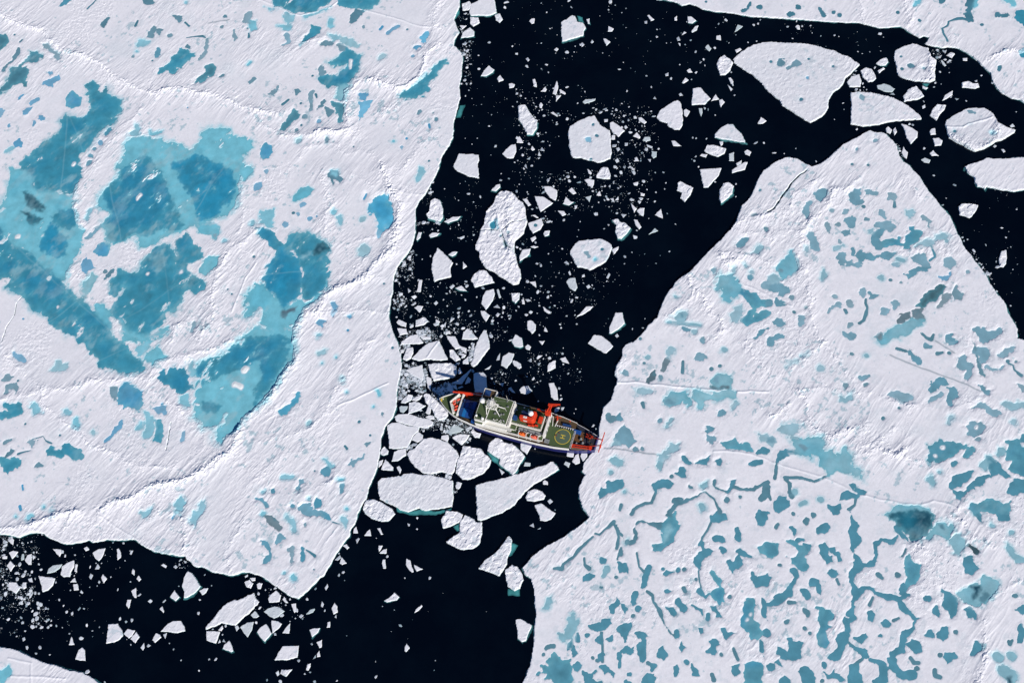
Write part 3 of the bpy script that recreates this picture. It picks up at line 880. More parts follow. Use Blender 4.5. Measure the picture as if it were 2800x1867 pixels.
P L t -30,1075 110,1075 160,1065 185,1110 180,1160 100,1190 70,1230 40,1200 20,1130 0,1110
p L d 345,1130,20 375,1145,10
p L d 550,855,12
p L d 235,755,12
p L b 205,1320,10 210,1360,10
p L b 185,1510,16 195,1540,14
p L c 405,1520,14
p L c 470,1550,18
P L c 1605,1490 1660,1430 1710,1460 1690,1520 1650,1590 1620,1570
P L c 1780,1600 1850,1480 1895,1440 1890,1500 1850,1600 1800,1700
R L 1.0 -60,540 0,530 250,490 400,455 620,440 720,400 900,370 1090,350 1200,310 1370,320 1440,210 1640,150 1720,130 1900,100 2130,0
R L .9 0,60 200,250 330,380 380,450 370,560 520,690 720,830 870,970 1090,1050 1300,1140 1580,1160
R L .8 1380,320 1370,450 1560,550 1780,720 1870,850 1880,1000
R L 2.0 900,1568 980,1510 1040,1470 1190,1440 1320,1380 1450,1320 1640,1290 1830,1190 1960,1110 2120,1010 2180,850
R L 1.15 2180,850 2290,680 2490,510 2630,310 2735,150 2720,0
K L 1570,740 1540,900 1525,1000
T 700 934
O L 1300,0 1310,50 1328,130 1335,250 1320,330 1300,430 1285,560 1280,610 1250,700 1190,780 1160,870 1140,970 1130,1060 1115,1160 1085,1230 1050,1320 1025,1400 1000,1460 960,1530 945,1568
P L B 190,710 200,640 280,580 350,530 370,480 410,455 420,500 390,570 320,610 300,665 240,690
p L w 570,110,18 625,85,20
p L c 740,145,14
p L c 610,200,10
p L d 1255,60,14
p L w 795,345,20
p L w 490,755,20
p L c 835,465,12
p L c 1115,450,12 1130,490,14
p L c 1080,600,14
p L d 1172,665,18
p L d 945,740,16
p L d 1045,860,11
P L d 980,940 1045,920 1020,965
p L d 815,955,12 835,980,12
P L t 840,1140 880,1070 960,1050 990,1030 980,1070 930,1090 900,1150
P L t 605,1170 640,1140 680,1170 690,1260 640,1255 605,1210
P L c 610,1080 660,1065 670,1100 710,1130 680,1150 650,1110
p L d 540,1185,11
p L c 230,1240,12 300,1240,16 360,1230,18
P L t 405,1290 430,1270 450,1300 420,1330 415,1370 380,1385 365,1350
p L c 760,1265,16 800,1265,14
p L t 800,1325,26 780,1380,22
p L t 155,1365,28
p L c 70,1380,18
P L t -20,1420 60,1430 100,1470 135,1530 80,1530 50,1470 0,1450
p L t 345,1505,20
P L t 430,1500 490,1480 520,1520 620,1550 640,1580 520,1600 420,1580 400,1540
p L c 490,1440,22
P L t 525,1490 560,1450 605,1475 590,1520 540,1520
p L c 835,1530,16
R L .9 1070,0 900,130 860,270 750,430 630,660 530,790
R L .5 530,790 300,860 0,920
R L .5 0,1280 250,1050 450,1000
R L .5 400,1400 600,1320 800,1220
V L .5 760,590 1210,380
R L 1.0 60,560 180,440 300,250
F - 1330,0 1420,-60 1480,-68 1540,10 1500,20 1330,25
F - 1320,70 1355,65 1358,100 1325,105
F r 1345,160 1370,85 1380,55 1440,50 1445,100 1420,155 1380,175
F v 1425,155 1560,20 1620,0 1680,-10 1710,50 1765,165 1700,172 1570,165 1490,175
V v .5 1680,0 1570,140
F - 1370,260 1440,230 1525,210 1540,300 1535,355 1440,310
F r 1575,205 1650,195 1790,195 1840,215 1845,290 1810,330 1700,350 1630,360 1600,290
F - 1850,290 1865,230 1895,285 1855,300
F - 1785,385 1850,350 1975,245 1980,255 1920,340 1890,390
F - 1915,385 1945,320 1975,345 1960,375 1925,388
F - 1975,265 1990,250 2005,270 1990,285
F - 1995,290 2020,280 2085,280 2115,310 2122,440 2080,470 2010,465 1998,400
F - 1965,200 1990,160 2000,80 2030,0 2060,-60 2090,-110 2115,-108 2140,0 2145,60 2090,130 2030,210 1995,235
F - 1745,-58 1830,-48 1880,60 1830,70 1770,0
F - 1840,20 1935,60 1930,115 1880,70
F r 1770,75 1810,70 1850,120 1880,160 1830,185 1780,140
F - 1880,100 1930,118 1910,145 1890,145
F - 1895,180 1945,135 1955,205 1895,205
F - 1840,190 1870,190 1860,210 1830,205
F - 1555,330 1570,315 1610,335 1612,400 1600,450 1575,420
F r 1330,560 1350,520 1400,480 1440,490 1430,530 1370,565
F - 1425,535 1470,500 1530,485 1510,520 1470,545
F r 1535,490 1560,470 1590,480 1660,540 1760,640 1765,680 1740,710 1680,720 1645,690 1620,630 1560,560
F g 1310,600 1330,585 1395,590 1385,620 1350,655 1320,640
F r 1395,665 1405,560 1460,545 1560,585 1500,630
F - 1555,650 1580,585 1610,610 1600,660 1570,665
F - 1550,690 1590,670 1630,680 1640,710 1590,712
F - 1680,450 1710,410 1735,425 1700,470
F - 1750,415 1800,400 1815,455 1760,455
F - 1808,400 1835,390 1848,445 1815,430
F - 1855,420 1905,395 1900,415 1860,432
F - 1265,690 1310,660 1400,660 1500,690 1600,710 1630,735 1625,765 1560,790 1480,785 1400,765 1290,735
F - 1200,770 1250,740 1310,740 1380,770 1500,785 1490,820 1440,870 1420,920 1390,970 1290,985 1220,980 1215,900
F - 1440,870 1490,820 1535,855 1530,900 1480,925 1430,900
F - 1425,930 1480,930 1470,955 1430,955
F rt 1140,1035 1145,990 1180,955 1215,1000 1210,1030 1170,1045
F - 1120,1160 1125,1090 1165,1080 1160,1120
F r 1145,1170 1185,1075 1220,1110 1258,1150 1258,1180 1170,1178
F - 1245,1095 1265,1010 1300,990 1375,975 1380,1040 1300,1095
F - 1285,1150 1315,1130 1335,1170 1320,1215
F R 1385,1020 1470,960 1540,890 1600,880 1680,890 1770,930 1830,990 1868,1050 1840,1110 1825,1190 1800,1215 1700,1200 1600,1215 1530,1205 1450,1140 1410,1080
F r 1850,1080 1875,1040 1895,960 1960,960 2060,980 2100,1030 2160,1080 2140,1150 2080,1210 2000,1250 1940,1265 1890,1260 1830,1200
F rt 2120,1000 2140,930 2200,880 2240,885 2275,920 2350,935 2410,980 2470,1050 2420,1120 2390,1190 2350,1225 2330,1200 2280,1160 2230,1120 2240,1080 2150,1020
W 2110,1000 2160,1020 2235,1080 2225,1130 2160,1090
F - 2230,1160 2280,1195 2255,1220
F g 1770,830 1800,770 1830,765 1910,795 1870,830 1770,850
F - 1695,890 1700,860 1765,850 1770,890 1755,920
F r 1795,880 1860,845 1965,850 1930,910 1890,950
F r 1970,830 1990,800 2030,830 2065,840 2050,880 2010,880
F - 1685,800 1700,755 1712,775 1710,815
F - 1715,830 1725,800 1740,810 1728,835
F - 1920,800 1960,805 1940,830
F - 2205,170 2220,130 2240,105 2235,165
F - 2245,215 2260,140 2320,95 2370,110 2350,180 2300,245
F - 2230,385 2275,375 2265,410
F - 2310,430 2340,410 2380,470 2350,465
F - 2100,255 2160,215 2140,250
F L 1115,1300 1150,1250 1330,1230 1360,1205 1440,1205 1530,1215 1620,1225 1805,1270 1810,1400 1800,1520 1700,1530 1560,1550 1500,1530 1400,1560 1330,1545 1250,1500 1130,1440 1120,1380
W 1280,1510 1400,1555 1520,1525 1650,1550 1800,1522 1790,1550 1650,1590 1400,1590 1290,1560
F - 1830,1320 1850,1285 1895,1290 1880,1330 1860,1355 1835,1345
C 1810,940,28 1410,370,35 1380,405,40 1350,330,30 1450,350,40 1480,385,40 1510,400,45 1440,420,35 1400,450,30 1480,450,35 1520,460,30 1345,450,30 1330,390,25 1500,350,30
T 1400 934
F - -335,1320 -250,1290 -100,1255 0,1225 200,1160 375,1100 410,1130 430,1175 340,1230 200,1310 100,1400 20,1500 -100,1570 -220,1620 -318,1641 -330,1500
W 375,1098 412,1120 440,1180 340,1238 300,1262 400,1180
O R 1100,0 1040,30 1010,70 1000,150 960,220 945,280 960,350 940,440 920,520 840,600 815,700 800,800 790,880 775,950 740,1000 690,1070 660,1120 640,1190 672,1220 640,1290 612,1350 620,1430 650,1530 680,1568
F - 705,0 750,-63 820,-58 895,0 930,40 860,110 770,60 695,15
F - 440,155 490,135 530,205 460,180
F r 325,225 340,195 402,168 400,240 325,275
F - 335,380 385,375 415,440 425,535 385,530 358,505
F r 0,180 20,165 80,200 88,235 65,250 20,220
F - 225,150 240,125 280,125 235,160
F - 120,45 145,20 175,45 160,75 125,68
F t -5,0 30,-68 90,-38 105,40 70,55 20,40
F - 240,-10 300,-10 275,35
F - 65,440 100,405 150,400 190,450 130,485 80,470
F - 380,640 395,605 435,600 430,630 400,650
F - 440,640 455,600 480,600 465,630
F - 500,1010 570,1010 565,1060 500,1050
F - 550,1100 580,1040 610,1020 625,1110 580,1125
F - 625,1050 640,1015 690,1015 690,1060 650,1100
F g 470,1125 490,1095 535,1110 520,1155
F - 75,935 90,925 180,945 180,960 135,1030 75,985
F g 105,1140 120,1105 170,1110 165,1140
F - 730,780 745,755 760,760 748,778
F r 120,1430 145,1370 210,1350 280,1370 310,1410 290,1450 200,1465 135,1455
F - 280,1280 300,1265 330,1280 330,1315 285,1305
F r 325,1460 350,1440 375,1465 345,1488
C 410,105,20 432,425,28 450,525,35 447,490,14 285,298,12 260,358,20 172,160,20 205,410,16 600,248,14 770,797,18 210,982,14 570,655,12 585,615,14 240,545,20 395,1540,18 33,355,25 470,57,12 300,340,10
p R t 1740,0,25
p R t 1735,130,40
p R c 1235,145,18
p R d 1210,195,10
P R c 1410,80 1440,50 1500,60 1480,110 1440,140
p R s 1420,170,18 1400,220,25 1380,260,22
p R s 1305,300,25 1275,340,30 1250,370,14
p R d 1365,330,22
P R t 995,295 1030,265 1065,290 1055,320
p R d 1570,180,10 1565,280,14
P R c 1840,360 1900,310 1960,280 2025,350 2010,430 1860,420
p R t 1890,360,35
p R s 1840,410,20 1900,425,20 1980,420,18
p R d 1830,250,16
p R d 1910,225,14
P R c 1140,450 1170,420 1290,445 1300,465 1230,490 1180,470
P R c 1430,500 1450,450 1500,460 1630,460 1625,540 1640,580 1610,605 1560,550 1500,590 1430,570 1370,545
P R t 1370,540 1440,520 1510,550 1500,600 1430,580
P R w 1655,460 1700,440 1800,460 2050,475 2040,505 1880,550 1830,540 1770,520 1750,600 1720,620 1700,570 1660,510
p R c 1940,85,22
p R c 2050,560,18 2020,590,18
p R t 1920,655,36
p R t 1355,725,28
p R c 1430,770,18 1465,710,12
p R d 1200,565,14 1212,605,12
p R d 885,670,26 890,710,23 930,690,22
P R t 950,680 990,640 1010,690 1030,725 990,745 960,700
P R t 970,870 1000,800 1035,760 1075,810 1110,880 1140,920 1080,960 1060,930 1000,920
P R c 920,960 945,890 990,920 980,950
p R d 1130,985,18
p R d 1195,985,20
G R 850,985 1000,990 1130,1010 1340,1035
P R t 1780,830 1790,770 1870,800 1870,845 1800,850
P R t 1800,870 1880,890 1880,910 1840,940 1805,910
P R t 1930,930 1990,890 2050,890 2090,940 2170,930 2220,960 2210,1000 2130,1010 2060,980 2010,990 1960,980
P R t 2220,1010 2280,980 2350,990 2330,1040 2250,1035
P R c 2250,830 2320,850 2400,900 2390,960 2300,910
P R c 1340,1035 1430,990 1460,930 1530,940 1520,990 1440,1030 1370,1045
P R c 1350,1100 1350,1050 1430,1050 1380,1080 1380,1120 1350,1165 1315,1140
p R t 1570,1060,18 1600,1090,20 1630,1110,10
P R t 1680,1110 1720,1075 1770,1080 1815,1050 1800,1130 1740,1120
P R t 1870,1100 1920,1080 1920,1150 1890,1140
P R t 2165,1120 2210,1080 2290,1095 2290,1130 2220,1145
P R c 895,1090 950,1060 1020,1100 1010,1130 970,1150 930,1120
p R c 900,1195,18
P R t 800,1390 830,1330 870,1350 880,1310 950,1270 1010,1280 1015,1330 950,1370 870,1420 800,1450
p R c 1030,1380,14
P R t 1500,1210 1550,1195 1550,1155 1580,1150 1590,1210 1620,1250 1560,1250
P R t 1280,1320 1340,1280 1450,1260 1490,1300 1450,1340 1370,1340 1320,1380 1300,1350
p R d 1470,1235,16
p R d 1320,1380,8 1300,1430,13 1280,1480,9 1220,1480,11 1160,1510,11 1120,1540,11 1100,1580,15
p R d 990,1540,10 1000,1500,14
p R d 2350,1290,9 2280,1310,9 2220,1360,7 2140,1370,8 2080,1350,13 2030,1330,20
P R t 1960,1370 2000,1340 2010,1270 2050,1260 2040,1310 2030,1350 1960,1390
p R d 1960,1380,11 1900,1350,11 1860,1330,10 1855,1290,20
P R c 1720,1310 1800,1280 1790,1330 1740,1370
p R d 1750,1380,12 1660,1430,10 1560,1480,11 1500,1490,13 1480,1520,20 1440,1560,26
p R d 1480,1455,18 1540,1450,18
p R d 1770,1380,5 1850,1440,5 1880,1510,9 1910,1560,16
p R d 1640,1335,20
p R d 1960,1440,26
p R d 2090,1430,18
p R d 2330,1340,30 2330,1400,28 2280,1450,24
p R c 1735,1500,18 1750,1540,20
V R .6 960,380 1160,380 1400,410 1700,440 2080,455 2350,465
V R .4 1850,1010 2000,1010 2180,1030 2350,1090 2650,1190 2870,1250 3070,1340 3200,1400 3390,1450 3590,1490 3750,1500 3880,1460 4100,1530
R R 1.0 2150,0 2190,60 2230,150 2330,250
R R .9 1000,170 960,330
T 2100 934
P R c 290,130 360,95 365,120 310,150
P R c 165,235 200,180 260,155 295,180 220,215
p R c 480,250,20
p R t 30,20,36
p R d 765,115,22
p R c 900,130,16
p R t 1455,40,33 1490,40,13
p R t 1300,100,14 1340,160,24 1390,195,24
p R d 1180,65,8 1260,90,8
G R 1120,125 1250,175 1430,250 1540,290 1700,350 1950,455
P R t 1630,-10 1720,-10 1700,40 1650,35
p R d 1550,110,16 1600,100,10
p R d 1665,105,16
G R 1530,0 1720,105
P R t 1740,150 1800,130 1820,200 1860,220 1870,300 1840,350 1810,300 1820,250 1770,260 1730,220
P R t 1890,60 2010,70 2030,140 1990,200 1940,190 1950,130 1890,100
p R d 1885,0,7 1905,80,7 1930,210,11 1960,280,24 1995,320,19
p R t 2010,240,24 2060,265,14 2140,250,12 2165,220,6
P R t 2110,130 2180,60 2280,45 2250,80 2200,130 2130,145
p R d 2200,180,16
p R d 2280,185,18
p R d 2210,205,4 2250,220,4 2260,260,4 2320,310,14
P R t 1470,450 1490,400 1550,340 1600,350 1640,390 1570,410 1540,450 1490,475
p R t 1480,550,15 1540,510,20 1580,485,18
P R t 1620,560 1640,500 1640,430 1690,410 1740,450 1740,510 1700,540 1700,590 1660,600
P R t 1920,390 1960,390 2000,440 2050,430 2030,510 1970,480
P R d 2300,390 2350,410 2350,455 2310,440
p R t 870,335,24 920,320,14
p R d 900,395,18
p R d 715,400,18 700,440,12
P R c 650,490 700,510 760,480 775,520 720,550 655,545
P R t 1100,490 1130,455 1200,465 1290,475 1340,510 1320,540 1270,560 1220,550 1170,510
p R d 1055,705,13
p R d 1205,605,11
P R t 1870,620 1920,570 2000,570 2060,610 2120,620 2150,660 2100,690 2030,670 1980,630
P R c 2150,580 2200,560 2350,570 2400,600 2350,620 2270,635 2190,610
P R t 1790,770 1870,725 1960,730 2010,780 1950,840 1900,870 1840,860 1830,810
H R 1910,790,16
p R d 1935,885,24
p R c 1680,700,24 1660,740,15
p R c 2260,745,22
P R t 1445,1070 1460,1000 1520,930 1610,895 1720,920 1790,965 1870,960 1895,980 1850,1050 1800,1050 1810,990 1740,1000 1640,1060 1580,1080 1480,1110
H R 1600,970,18
H R 1530,1050,14
p R t 1690,1130,20 1730,1115,12
p R c 1575,1200,13
P R c 1455,1270 1480,1220 1525,1240 1530,1300 1510,1330
P R t 1660,1330 1710,1250 1800,1210 1890,1180 1860,1250 1790,1310 1710,1350
P R t 1900,1270 1950,1220 2020,1240 1960,1310 1870,1350 1810,1400 1770,1460 1720,1430 1730,1370 1800,1370
P R c 1940,1140 2000,1080 2010,1050 2060,1080 2040,1150 1980,1160
P R t 2010,1050 2080,1100 2150,1180 2260,1260 2200,1270 2130,1220 2050,1250 2030,1180
P R t 2230,1160 2260,1080 2170,1080 2190,990 2200,930 2270,910 2300,980 2380,1000 2380,1240 2310,1200
P R t 2230,1280 2300,1260 2370,1290 2370,1380 2270,1420 2200,1400
P R t 1840,1530 1860,1480 2030,1455 2130,1470 2220,1450 2210,1530 2180,1580 1900,1590
P R t 2290,920 2350,850 2380,880 2350,920 2310,930
P R c 2070,1050 2110,970 2150,960 2170,1040 2110,1075
P R c 80,820 130,770 200,770 220,730 310,770 270,820 200,850
P R c 200,870 260,880 300,920 370,870 480,865 500,940 540,1010 600,1000 620,1050 700,1010 770,1080 760,1120 850,1190 840,1260 760,1220 700,1210 620,1180 540,1240 520,1180 470,1100 490,1040 420,1030 340,1040 260,1000 230,930
p R d 290,950,26 350,970,30
P R t 60,1090 100,1030 180,980 280,1020 200,1030 170,1060 90,1110
P R t -20,860 60,870 70,920 -20,930
p R d 75,1110,6 70,1200,10 60,1260,10
p R d 150,1250,7 310,1250,8 420,1280,7 530,1240,6
p R d 160,1270,5 195,1310,6 190,1380,6 215,1430,12
P R t 730,1310 780,1290 830,1340 895,1370 880,1400 830,1390 780,1350
P R t 640,1450 700,1390 740,1370 830,1420 780,1440
p R d 810,1440,6 800,1500,6 740,1540,10
P R t 550,1490 650,1480 690,1530 660,1580 600,1590
P R t 40,1490 90,1430 160,1430 190,1480 150,1540 50,1545
p R c 230,1390,24
p R c 340,1480,16 300,1500,9
p R c 480,1450,22
P R c 1080,1580 1150,1510 1300,1500 1450,1530 1490,1580 1400,1640 1200,1640
p R d 0,1330,15 0,1400,12 20,1450,5
R R .8 60,310 160,270 430,60 520,0
R R .7 300,460 500,430 700,460 950,470 1100,550 1350,590
R R 1.0 300,470 360,600 400,750 440,800
R R 1.3 440,800 560,870 700,830 800,800 870,780
R R .9 820,970 1000,930 1050,870 1160,800
R R 1.3 910,1030 1030,990 1100,1030 1180,1060 1250,980
R R .8 20,670 90,650 180,580
R R .6 1710,640 1800,580 1900,530
R R .6 1100,1030 1350,1100 1520,1170
R R .8 450,-20 620,150 780,350 790,450
T 700 1400
O L 940,0 920,80 880,150 860,220 810,280 750,370 700,460 660,520 635,580 590,600 550,650 490,710 440,760 390,795 330,780 270,740 200,700 130,640 60,590 0,575
T 0 1400
O L 2300,555 2220,550 2130,580 2050,570 1950,550 1860,510 1780,490 1730,440 1700,405 1640,400 1550,385 1450,365 1370,350 1300,290 1230,255 1190,250 1100,265 980,255 850,280 810,260 740,285 600,290 560,280 480,240 400,200 330,190 250,200 180,230 100,215 30,205 -200,190
O B -150,1200 0,1235 100,1255 250,1305 350,1350 440,1390 560,1415 640,1450 760,1475 830,1500 880,1540 940,1580 900,1800 -150,1800
P B c 0,1500 80,1400 130,1450 100,1510 40,1580 -40,1600 -40,1540
V B .4 80,1345 290,1390 290,1568
V B .4 100,1510 600,1525
W 830,1500 940,1568 930,1590 800,1590
P L c 1290,0 1380,-20 1370,30 1310,55
P L c 1745,60 1790,0 1860,-10 1820,60 1760,135
p L b 1585,50,18 1640,0,12
p L c 280,40,28 270,60,20
p L c 150,40,12
R L 1.2 1640,0 1700,120 1700,350
R L 1.0 2240,100 2130,260 2060,400 2120,560
R L 2.2 330,110 560,30 700,0
R L 1.2 -60,160 0,150 330,110
V L .5 900,30 1130,180 1260,260
R L .7 1280,130 1380,70 1460,0
R L .6 1300,330 1450,330 1540,350
F - 75,260 110,230 125,250 120,305
F - 80,370 120,350 165,360 140,400 110,425
F - 60,490 95,440 138,485 95,545
F g 190,445 195,380 220,375 220,430
F - 225,440 250,390 290,378 285,480 260,480
F - 295,390 325,405 300,435
F - 15,410 40,390 65,400 60,425 20,425
F - 483,335 560,338 565,370 545,410
F - 765,330 800,308 818,340 785,355
F - 848,370 900,335 968,325 945,400 905,450 870,420
F - 1070,335 1090,328 1108,370 1110,415 1075,440
F - 1185,390 1200,350 1220,350 1205,385
F g 425,565 440,520 480,485 570,472 550,510 500,545
F - 555,570 565,500 620,460 680,435 680,500 650,550 640,590 580,590
F - 690,470 710,475 705,555 678,540
F - 870,520 895,470 915,500 905,520
F - 810,605 830,560 852,575 835,612
F - 925,600 942,565 980,605 950,655
F - 1205,560 1215,510 1237,530 1230,575
F - 1250,610 1270,570 1295,610 1275,635
F - 350,580 505,600 490,660 440,715 390,730 375,660
F - 640,640 685,597 700,640
F - 670,660 710,650 722,710 675,718
F - 75,635 150,645 188,690 145,745 80,700
F - 195,670 210,640 240,640 240,690 215,705
F - 255,610 290,600 300,640 265,635
F - 1200,720 1250,685 1252,785 1230,785
F - 1155,850 1165,800 1205,795 1180,885
F r 1355,815 1380,795 1398,810 1380,835
F r 1460,885 1490,860 1505,900 1500,925
F r 1478,485 1500,470 1530,490 1520,510
F - 1590,500 1610,480 1630,500 1610,515
F t 1670,680 1690,590 1720,537 1760,555 1810,620 1842,675 1800,730 1735,775 1685,790 1690,730
F t 1558,775 1600,712 1650,775 1610,815
F - 1828,720 1870,695 1908,693 1890,735 1855,757
F - 970,1205 985,1100 990,1020 1080,1020 1120,1080 1130,1130 1090,1170 1050,1190
F - 1130,1115 1170,1065 1240,1080 1215,1130 1180,1155
F - 1195,1160 1250,1090 1280,1140 1240,1200
F - 1475,1090 1540,1020 1590,995 1660,992 1690,1040 1705,1085 1630,1105
F - 1395,1170 1430,1105 1470,1115 1480,1145 1420,1195
F - 1495,1120 1530,1105 1515,1160
F - 1290,1240 1320,1195 1325,1240 1310,1265
F - 1345,1225 1360,1205 1382,1220 1355,1238
F - 628,1215 655,1130 683,1213
F - 685,1350 720,1260 755,1230 778,1260 785,1362
F - 1885,1055 1950,980 2010,900 2090,830 2150,800 2190,805 2270,760 2335,738 2350,800 2345,860 2300,910 2220,980 2160,1040 2090,1025 2030,1020 1960,1050 1890,1070
F - 1890,1085 2020,1090 2000,1160 1980,1205 1895,1175
F - 2000,1080 2040,1030 2050,1060 2030,1090
F - 2155,1045 2180,1035 2195,1060 2170,1090
F g 2200,1050 2270,1005 2330,1000 2310,1080 2270,1145 2230,1100
F t 2040,1250 2060,1210 2105,1170 2125,1220 2140,1270 2120,1280
F - 2000,1200 2015,1165 2025,1190
F - 2040,1185 2050,1160 2070,1190
F r 2240,640 2290,615 2325,650 2300,700 2260,680
F - 2290,600 2345,595 2345,625 2310,630
C 40,270,50 155,400,35 595,400,30,.6,80 230,358,25 1035,275,20 1130,280,25 685,390,20 375,525,30 355,475,22 230,540,30 150,555,40 290,545,30 155,610,40 25,660,25 725,885,38,.6,60 610,912,36,.7,60 660,925,38,.6,80 540,800,25 580,855,20 445,985,40 325,930,50,.7,30 335,970,55 295,905,25 190,965,35 795,1037,32 910,1050,18 380,1052,38 440,1052,30 465,1035,25 295,1050,45 205,1010,35 1100,975,32 1155,1003,28 1208,988,35 635,1110,18 215,1165,50,.7 365,1240,40 245,1240,40 328,1292,25 455,1305,18 1198,1212,16 1553,1200,14 1590,1255,20 1660,1355,18 1918,1345,20 1980,1345,34,.6,40 1825,1450,18 1820,922,32 1832,800,20 1877,570,20 1700,455,32 1660,433,25 1645,475,25 1940,670,14 820,685,14 1080,705,30,.4,80 320,740,30 355,745,30 960,1555,20 800,1460,45 2260,585,40,.6 1015,590,18 930,465,14 880,465,14 825,500,28,.4,75 190,825,50,.5,30 510,640,22 1280,755,45,.4,40 1505,815,45,.3,45 2070,1040,25 2040,1120,20 1950,1070,22 1640,675,14 150,1135,20 75,980,30 130,1100,16 515,1040,22 570,1055,14
T 700 1400
P L s 70,40 150,30 220,100 240,130 200,160 150,165 110,110
p L c 60,20,20
P L t 185,290 200,220 225,190 265,200 270,240 240,270 200,300
p L c 290,50,22 340,110,16 355,170,20
p L d 455,115,22
P L t 590,-10 650,10 690,50 690,80 640,50
p L d 700,90,6 780,115,5
p L c 810,60,25 815,120,12
P L t 45,260 90,260 130,320 145,380 150,430 110,470 60,475 80,410 125,380 110,340 70,300
p L d 310,350,25 340,330,20 330,390,22 320,450,12
p L t 425,340,20 430,400,22 425,450,16
p L d 460,345,6 540,400,16
p L d 530,525,10
p L c 345,600,28
p L c 270,560,18
F r 980,-34 1010,-114 1080,-124 1150,-94 1250,-34 1280,15 1210,85 1130,80 1060,60 1000,10
F - 890,190 895,150 920,125 935,190
F - 993,213 1015,175 1045,150 1057,213
F - 1110,145 1140,140 1167,200 1145,205
F - 915,250 940,232 950,240 925,285
F - 795,305 830,288 855,320 835,340
F - 722,435 770,390 780,415 750,440
F - 768,465 785,408 835,465 790,480
F - 1120,330 1125,300 1168,300 1140,350 1125,370
F - 1130,375 1165,340 1200,330 1195,378
F - 1155,470 1165,430 1185,430 1192,515 1165,515
F - 1370,480 1378,420 1415,440 1448,545 1430,552 1395,520
F - 1440,470 1530,518 1470,545
F rt 1175,810 1220,780 1270,735 1318,775 1290,805 1200,825
F - 1445,930 1460,895 1520,843 1532,860 1480,910
F - 1360,1270 1362,1235 1382,1197 1415,1243 1375,1280
F - 690,880 720,820 745,860 750,915 710,935
F - 720,960 735,935 738,970
F - 648,1055 655,1005 680,1000 678,1055
F t 488,1075 540,1060 585,1060 570,1100 515,1145
F - 550,1190 605,1165 603,1235 580,1240
F - 555,1300 580,1262 592,1325 558,1328
F - 520,1345 545,1305 550,1330
F - 165,1355 215,1270 240,1225 395,1220 380,1330 280,1355
F r 455,1445 470,1390 505,1380 500,1410 480,1450
F - 180,1470 205,1450 215,1490 200,1510
F r 220,1480 230,1440 330,1440 300,1480 275,1505
F t 5,1100 40,1050 95,1020 145,1110 80,1185 40,1150
F - 135,985 200,995 240,1020 210,1060 150,1112
F - 240,1105 260,1070 315,1008 305,1112
F g 70,910 110,880 170,855 220,870 262,905 200,960 160,975 110,945
F - 108,790 130,755 185,715 230,760 215,820 120,828
F - 238,800 260,768 295,830 270,830
F - 322,840 365,832 370,900 350,925 335,880
F g 458,935 490,890 540,880 525,920
F - 590,870 605,815 622,840 610,870
F - 630,690 655,655 662,680 640,715
F - 390,955 415,932 435,945 410,970
F - 0,660 30,640 62,650 40,700 15,705
F - -40,850 0,790 30,820 10,850 -20,870
F g -50,940 -10,900 30,950 0,970 -30,965
C 235,945,40 800,548,30 760,575,30,.7,70 812,622,12 545,700,25 468,795,28 20,745,30 35,875,35 630,900,25,.6,80 425,975,20 390,1360,32 510,1205,28 495,1465,20 445,1480,20 100,1537,22 222,1552,35 537,1552,32 740,1543,18 1100,1508,34,.6,50 1205,402,28 1400,112,32 1480,52,25 1477,152,22 1365,600,14 1160,860,12 1268,893,12 832,1130,12 1645,1357,12 1635,1446,12 1258,1305,10 1103,235,10 175,1115,30 175,695,30 125,760,20 135,705,16 85,710,16 310,998,14 360,970,16 0,1010,30 230,830,12 760,375,22
F r 1695,70 1730,20 1745,-15 1850,-5 1900,20 1890,80 1860,95 1780,130 1715,148
F r 1870,90 1920,20 2000,60 2015,90 2075,90 2075,190 2050,290 1990,335 1880,343 1820,320 1742,270 1870,180
W 1800,130 1865,95 1880,170 1840,180
F r 2040,515 2110,430 2200,370 2260,300 2322,205 2350,260 2345,350 2310,410 2300,480 2235,585 2150,550
W 2310,330 2350,275 2412,300 2355,390 2320,410
F r 2285,530 2350,480 2400,500 2440,560 2455,620 2420,700 2370,720 2310,680 2290,600
W 2305,690 2350,700 2420,690 2425,770 2310,765
T 1400 1400
O R 680,0 708,45 620,120 500,210 370,280 250,350 150,440 100,515 120,560 180,610 195,700 205,830 215,930 205,1050 200,1150 185,1280 165,1400 130,1480 95,1568 60,1750
F - 200,-69 270,-89 310,-54 400,5 380,40 350,70 300,82 255,75 250,30
F - 160,120 195,98 203,138
F - 235,155 265,132 262,150
F t 25,980 75,975 180,1030 175,1065 140,1130 130,1180 90,1190 50,1160 45,1080
p R d 385,515,8 460,520,16 470,480,8 570,410,10 620,340,13 700,270,7 740,230,6
p R d 760,200,5 800,210,5 850,170,6 900,120,12 935,85,14
p R d 940,110,8 965,160,8 980,230,8 970,290,14 960,330,10
p R d 960,110,5 990,190,5 1030,260,8 1080,290,17 1130,270,12 1150,220,7 1120,160,9 1140,100,10 1180,85,10 1240,105,15 1310,110,25 1370,125,20
p R c 1060,280,26
p R d 985,380,20 1000,330,13 960,430,4
P R t 1390,110 1460,40 1500,0 1510,140 1490,210 1460,270 1380,330 1300,345 1295,290 1390,260 1410,180
P R w 1400,200 1440,110 1480,160 1440,230 1390,270
p R d 1430,20,20 1470,50,14
P R t 965,460 1050,460 1070,500 1065,565 1010,540 975,565
p R t 825,450,28
p R c 870,530,25 840,575,16
p R d 665,420,4 665,480,8 705,520,16
P R t 635,590 700,565 740,600 710,620 670,630 655,640
p R d 810,695,17
p R d 957,597,13
p R d 1150,370,6 1160,440,7 1165,500,5 1210,545,8
p R t 1265,500,24 1245,555,24 1230,610,24 1215,680,28
